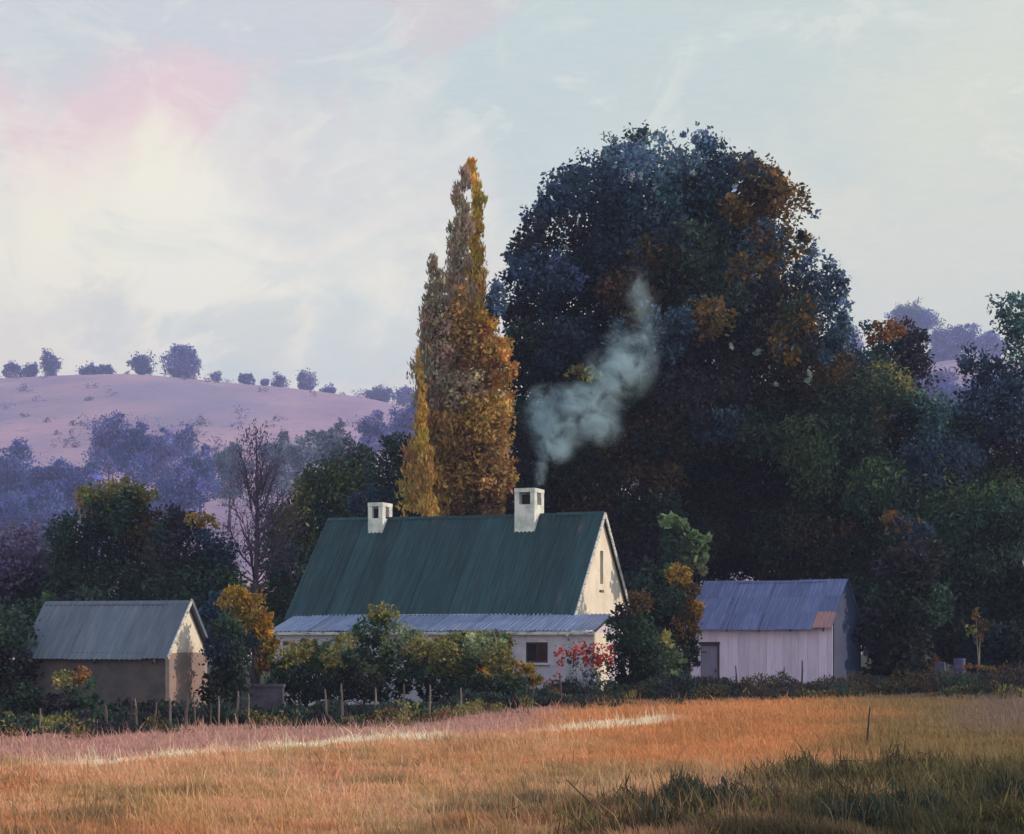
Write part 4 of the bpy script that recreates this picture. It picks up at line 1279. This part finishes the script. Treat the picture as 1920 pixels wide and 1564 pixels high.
M['aloe'] = plain('aloe_leaf', (.10, .11, .13), .6, (.22, .24, .27), 3, rnd=.5)
blades('aloe', 'spiky dark aloe beneath the red-flowering shrub', 64.0, 1092, 30, 1.15, M['aloe'], 22)
rf_ = shrub('red_flower_shrub', 'thin shrub covered with red flowers against the white lean-to wall', 65.0, 1100,
            [(1085, 1235, 40, 26, 'plum'), (1125, 1240, 30, 30, 'plum'), (1100, 1270, 46, 22, 'navy')], .09, cov=.55, trunk_r=.035, limbs=6)
parts = []
for (px, py, rx, ry, n) in ((1075, 1220, 26, 10, 60), (1100, 1212, 28, 14, 90), (1130, 1222, 20, 20, 120), (1140, 1240, 12, 18, 70), (1052, 1240, 10, 8, 26), (1030, 1278, 14, 7, 24), (1110, 1246, 30, 20, 90), (1090, 1232, 30, 16, 70), (1062, 1226, 20, 12, 50), (1050, 1262, 8, 16, 20)):
    parts.append(fill(P(px, py, 64.6), (rx / F * 65, .25, ry / F * 65), n, C['red'], .10, puff=.6, elong=1.3))
cen, dirs, L, Wd, col = catl(parts)
obj('blossoms', leaf_mesh('blossoms', cen, dirs, L, Wd, col, rf_.location), M['leaf'], rf_, kind='stuff')

# sapling with its pale stem, by the drums
sp = tree('sapling', 'thin sapling with sparse brown leaves and pale stem near the drums', 'tree', 72, 1834,
          [(1830, 1150, 10, 14, 'bronze'), (1842, 1172, 14, 16, 'umber'), (1822, 1180, 12, 12, 'olive'), (1838, 1195, 10, 10, 'umber')], .13, cov=2.0, trunk_r=.05, bark='pale_bark', limbs=3)


# drums and the log
def drum(label, px, Y, h, r):
    x = (px - 960) / F * Y
    root = empty('drum', (x, Y, g(x, Y)), label=label, cat='drum', group='lilac drums at the edge of the wood')
    pr, pz = [], []
    mb = MB()
    prof = [(r, 0), (r, h * .32), (r * 1.05, h * .34), (r, h * .36), (r, h * .64), (r * 1.05, h * .66), (r, h * .68), (r, h * .97), (r * 1.05, h)]
    mb.tube([(0, 0, z) for _, z in prof], [q for q, _ in prof], 16)
    mb.build('barrel', M['drum'], root, True)
    MB().tube([(0, 0, h - .02), (0, 0, h + .012)], [r * .9, r * .9], 16).build('lid', M['drum'], root)


drum('upright lilac drum further from the sapling', 1763, 72, .95, .20)
drum('taller lilac drum beside the orange-tipped shrub, nearer the sapling', 1799, 71.5, 1.08, .22)


shrub('orange_shrub', 'small orange-tipped shrub beside the lilac drums', 70.5, 1835,
      [(1820, 1252, 22, 7, 'rust'), (1850, 1254, 18, 6, 'ochre'), (1835, 1268, 30, 14, 'black')], .10, cov=3.0)

# ------------------------------------------------------------------ fence posts
fence = [  # px, top py, Y, lean, thickness, label
    (75, 1328, 53, .02, .05, 'thin pale post at the left end before the barn'),
    (198, 1322, 53, -.03, .08, 'short dark post before the barn front'),
    (246, 1308, 53.5, .03, .07, 'dark post beside the pale one before the barn front'),
    (254, 1310, 52.8, -.08, .06, 'pale leaning post before the barn front'),
    (292, 1316, 53, .10, .05, 'orange-grey leaning stake by the barn corner'),
    (318, 1308, 53.5, -.02, .07, 'post right at the barn corner'),
    (350, 1300, 54, .05, .09, 'thick dark post before the barn gable'),
    (364, 1312, 54, -.04, .05, 'thin post beside the thick one before the gable'),
    (395, 1318, 54, .02, .05, 'rusty short stake below the dark upright bush'),
    (410, 1305, 54, .0, .05, 'pale thin post below the dark upright bush'),
    (446, 1296, 54.5, .03, .07, 'pale bright post between upright bush and yard wall'),
    (466, 1300, 56, .0, .05, 'slim post at the yard wall corner'),
    (610, 1292, 59, -.06, .06, 'first pale post left of the tall green bush'),
    (640, 1282, 59, -.04, .07, 'tallest pale post left of the tall green bush'),
    (704, 1290, 59, .0, .06, 'pale post below the tall green bush'),
    (757, 1282, 60, .01, .06, 'pale post right of the tall green bush'),
    (806, 1284, 60, .02, .06, 'pale post below the dark low bush'),
    (864, 1290, 60, -.02, .06, 'grey post below the drooping gold bush'),
    (986, 1276, 62, .0, .06, 'dark post by the small gold bush'),
    (1000, 1280, 62, .08, .05, 'thin dark post next to the one by the small gold bush'),
    (1050, 1262, 62.5, -.05, .07, 'dark post with red flowers round it'),
    (1380, 1248, 72, -.08, .06, 'leaning dark stake before the shed, nearest its door'),
    (1428, 1262, 72, .02, .04, 'shortest stake before the shed'),
    (1470, 1250, 72, .03, .05, 'thin dark stake before the shed front'),
    (1504, 1238, 72, .01, .07, 'tallest dark stake before the shed'),
]
M['post_dark'] = plain('dark_post', (.07, .055, .065), .9, (.12, .09, .09), 5, .4, 16, (2, 2, .5), .3)
for (px, top, Y, lean, th, lb) in fence:
    x = (px - 960) / F * Y
    Y = float(edgeY(x)) + .45
    x = (px - 960) / F * Y
    gz = g(x, Y)
    h = CZ + (HY - top) / F * Y - gz
    mb = MB()
    mb.tube([(-lean * h, 0, -.25), (-lean * h * .5, 0, h * .35), (0.01, .01, h * .75), (lean * .2, 0, h)], [th * .58, th * .52, th * .46, th * .3], 7)
    o = mb.build('fence_post', M['post_dark'] if 'dark' in lb.split('post')[0] or 'stake before' in lb or 'dark' in lb[:22] else M['post'], label=lb, cat='fence post', group='posts along the field edge')
    o.location = (x, Y, gz)


def pole(name, label, p0, p1, r, mat, cat='stick'):
    a, b = Vector(p0), Vector(p1)
    mid_ = (a + b) / 2 + Vector((0, 0, -.03))
    o = MB().tube([tuple(Vector((0, 0, 0))), tuple(mid_ - a), tuple(b - a)], [r, r * .9, r * .6], 6).build(name, mat, None, label=label, cat=cat)
    o.location = a


gp = lambda px, Y, dz=0: ((px - 960) / F * Y, Y, g((px - 960) / F * Y, Y) + dz)
pole('fence_rail', 'broken pale rail leaning left of the bushes', gp(578, 57.5, .0), (gp(545, 58)[0], 58, CZ - (1310 - HY) / F * 58), .04, M['post'], 'rail')
pole('fence_rail', 'shorter broken rail crossing the leaning one', gp(540, 57.2, .0), (gp(560, 57.6)[0], 57.6, CZ - (1322 - HY) / F * 57.6), .03, M['post'], 'rail')
pole('dead_stalk', 'tall dark dead stalk standing in the field below the shed', gp(1624, 36, 0), (gp(1631, 36)[0], 36, CZ - (1325 - HY) / F * 36), .022, M['post_dark'], 'stalk')
pole('dead_stalk', 'long leaning dark stalk in the near grass', gp(1150, 22.5, .05), (gp(1062, 22.8)[0], 22.8, CZ - (1462 - HY) / F * 22.8), .012, M['post_dark'], 'stalk')

# ------------------------------------------------------------------ undergrowth along the field edge (nobody could count it)
def strip_fill(n, x0, x1, dy0, dy1, hmin, hmax, cols, leaf, seedless=False):
    x = rng.uniform(x0, x1, n)
    dy = rng.uniform(dy0, dy1, n)
    y = edgeY(x) + dy + (vnoise(x, x * 0, 1.1, 61) - .5) * 2.6
    hmax_ = hmin + (hmax - hmin) * (vnoise(x, y, .9, 9) ** 1.3) * 1.3
    z = G(x, y) + rng.random(n) * hmax_
    cc = np.array([C[c] for c in cols])
    k = (vnoise(x, y, 1.2, 12) * len(cols) * .999 + rng.uniform(-.5, .5, n)).astype(int).clip(0, len(cols) - 1)
    dirs = rng.normal(size=(n, 3)) * .7 + np.array((0, 0, .9))
    L = leaf * rng.uniform(.6, 1.5, n)
    return np.stack([x, y, z], 1), dirs, L, L / 2.6, cc[k] * rng.uniform(.6, 1.4, (n, 1))


a_ = strip_fill(80000, -15.5, 2, .3, 5.5, .2, .6, ['black', 'dgreen', 'plum', 'dgreen', 'olive'], .14)
b_ = strip_fill(30000, 1, 8, 0, 5.0, .08, .75, ['black', 'plum', 'dgreen', 'umber'], .12)
c_ = strip_fill(40000, 7, 20, .3, 7.0, .05, .85, ['black', 'umber', 'plum', 'dgreen'], .12)
d_ = strip_fill(90000, -15.5, 20, -3.2, .3, .04, .55, ['plum', 'dgreen', 'umber', 'olive', 'brown'], .10)
kk = vnoise(d_[0][:, 0], d_[0][:, 1], .8, 95) + rng.normal(0, .06, len(d_[0])) > .64
d_ = [q[kk] for q in d_]
cen, dirs, L, Wd, col = catl([a_, b_, c_, d_])
obj('undergrowth', leaf_mesh('undergrowth', cen, dirs, L, Wd, col, (0, 0, 0)), M['leaf'], kind='stuff')

# ------------------------------------------------------------------ grass of the field
def grass(n, ya, yb, h0, h1, w0, seed, tall=False):
    u = rng.random(n)
    y = ya * (yb / ya) ** u
    half = .272 * y + 1.0
    x = rng.uniform(-1, 1, n) * half
    ok = y < edgeY(x) - 1.6 + 5.0 * vnoise(x, x * 0, 1.1, 61)
    x, y = x[ok], y[ok]
    n = len(x)
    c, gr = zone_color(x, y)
    tuft = vnoise(x, y, .45, 21) * .6 + vnoise(x, y, 1.7, 22) * .4
    dt = np.abs(y - trackY(x) - (vnoise(x, x * 0, 2.0, 31) - .5) * .5)
    ontrack = dt < (.38 + .0 * x)
    keep = ~(ontrack & (rng.random(n) < .15) & (x < 6))
    x, y, c, gr, tuft = x[keep], y[keep], c[keep], gr[keep], tuft[keep]
    n = len(x)
    h = (h0 + (h1 - h0) * tuft ** 1.5) * rng.uniform(.6, 1.3, n) * (1 + .5 * gr)
    z = G(x, y)
    w = w0 * rng.uniform(.6, 1.4, n) * (y / 30) ** .6
    lean = rng.normal(size=(n, 2)) * .28 + np.array((-.10, .0))
    ang = rng.uniform(0, math.pi, n)
    s = np.stack([np.cos(ang), np.sin(ang), 0 * ang], 1) * w[:, None]
    b = np.stack([x, y, z - .02], 1)
    m = b + np.stack([lean[:, 0] * h * .35, lean[:, 1] * h * .35, h * .6], 1)
    tp = b + np.stack([lean[:, 0] * h, lean[:, 1] * h, h], 1)
    V = np.empty((n, 4, 3))
    V[:, 0] = b - s * .5; V[:, 1] = m - s * .5; V[:, 2] = tp; V[:, 3] = m + s * .5
    col = c * rng.uniform(.82, 1.18, (n, 1)) * np.exp(rng.normal(0, .06, (n, 3)))
    return np_mesh('grass', V.reshape(-1, 3), np.arange(4 * n).reshape(n, 4), 4, np.repeat(col, 4, axis=0))


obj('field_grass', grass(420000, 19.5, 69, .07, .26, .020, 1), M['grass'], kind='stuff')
def weeds(n):
    x = rng.uniform(-1, 9.5, n); y = 20 * 1.9 ** rng.random(n)
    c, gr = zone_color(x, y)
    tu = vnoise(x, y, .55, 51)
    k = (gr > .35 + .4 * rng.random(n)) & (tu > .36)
    x, y, gr, tu = x[k], y[k], gr[k], tu[k]
    n = len(x)
    h = .62 * (tu - .25) * rng.uniform(.5, 1.3, n)
    dirs = rng.normal(size=(n, 3)) * .45 + np.array((0, 0, 1.0))
    cen = np.stack([x, y, G(x, y) + h * rng.uniform(.2, .9, n)], 1)
    cols = np.array([C['black'], C['dgreen'], C['umber'], C['olive'], (.11, .08, .045)])  # weed tones carry on the shade painted into this corner
    ci = (vnoise(x, y, 1.1, 52) * 5 + rng.uniform(-.9, .9, n)).astype(int).clip(0, 4)
    L = h * rng.uniform(.3, .8, n) + .02
    return leaf_mesh('dark_weeds', cen, dirs, L, .006 + L * .045, cols[ci] * rng.uniform(.6, 1.3, (n, 1)), (0, 0, 0))


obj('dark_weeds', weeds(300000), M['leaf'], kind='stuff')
obj('tall_grass', grass(16000, 20, 60, .22, .55, .014, 2), M['grass'], kind='stuff')

# the pale track
tr = MB()
n = 160
xs = np.linspace(-9.8, 3.4, n)
for i, x in enumerate(xs):
    yc = float(trackY(x)) + (float(vnoise(x, 0.0, 2.0, 31)) - .5) * .5
    hw = .34 * (.35 + 1.1 * float(vnoise(x, 3.0, .8, 5)))
    for s in (-1, -.4, .4, 1):
        yy = yc + s * hw
        tr.v.append((x, yy, g(x, yy) + (.02 if abs(s) < .9 else -.01)))
for i in range(n - 1):
    for k in range(3):
        a = i * 4 + k
        tr.f.append((a, a + 4, a + 5, a + 1))
M['track'] = plain('pale_track_dust', (.80, .64, .46), .95, (.66, .47, .32), 1.5, .4, 12)
tr.build('track', M['track'], None, True, kind='structure')

# green weeds and low bush nearest the camera on the right
shrub('weed_clump', 'dark rounded weed clump in the lower right of the field', 26.5, 1840,
      [(1830, 1470, 40, 26, 'dgreen'), (1870, 1490, 46, 30, 'dgreen'), (1800, 1500, 40, 30, 'dgreen'), (1880, 1530, 70, 34, 'black')], .10, cov=2.2, up=1.0, elong=3.2, puff=.5)
shrub('weed_clump', 'low black-green weed clump at the bottom edge right of centre', 22.8, 1300,
      [(1290, 1520, 60, 34, 'dgreen'), (1350, 1500, 50, 34, 'dgreen'), (1240, 1540, 50, 26, 'black'), (1400, 1530, 60, 30, 'olive')], .09, cov=1.6, up=1.4, elong=4.0, puff=.6)
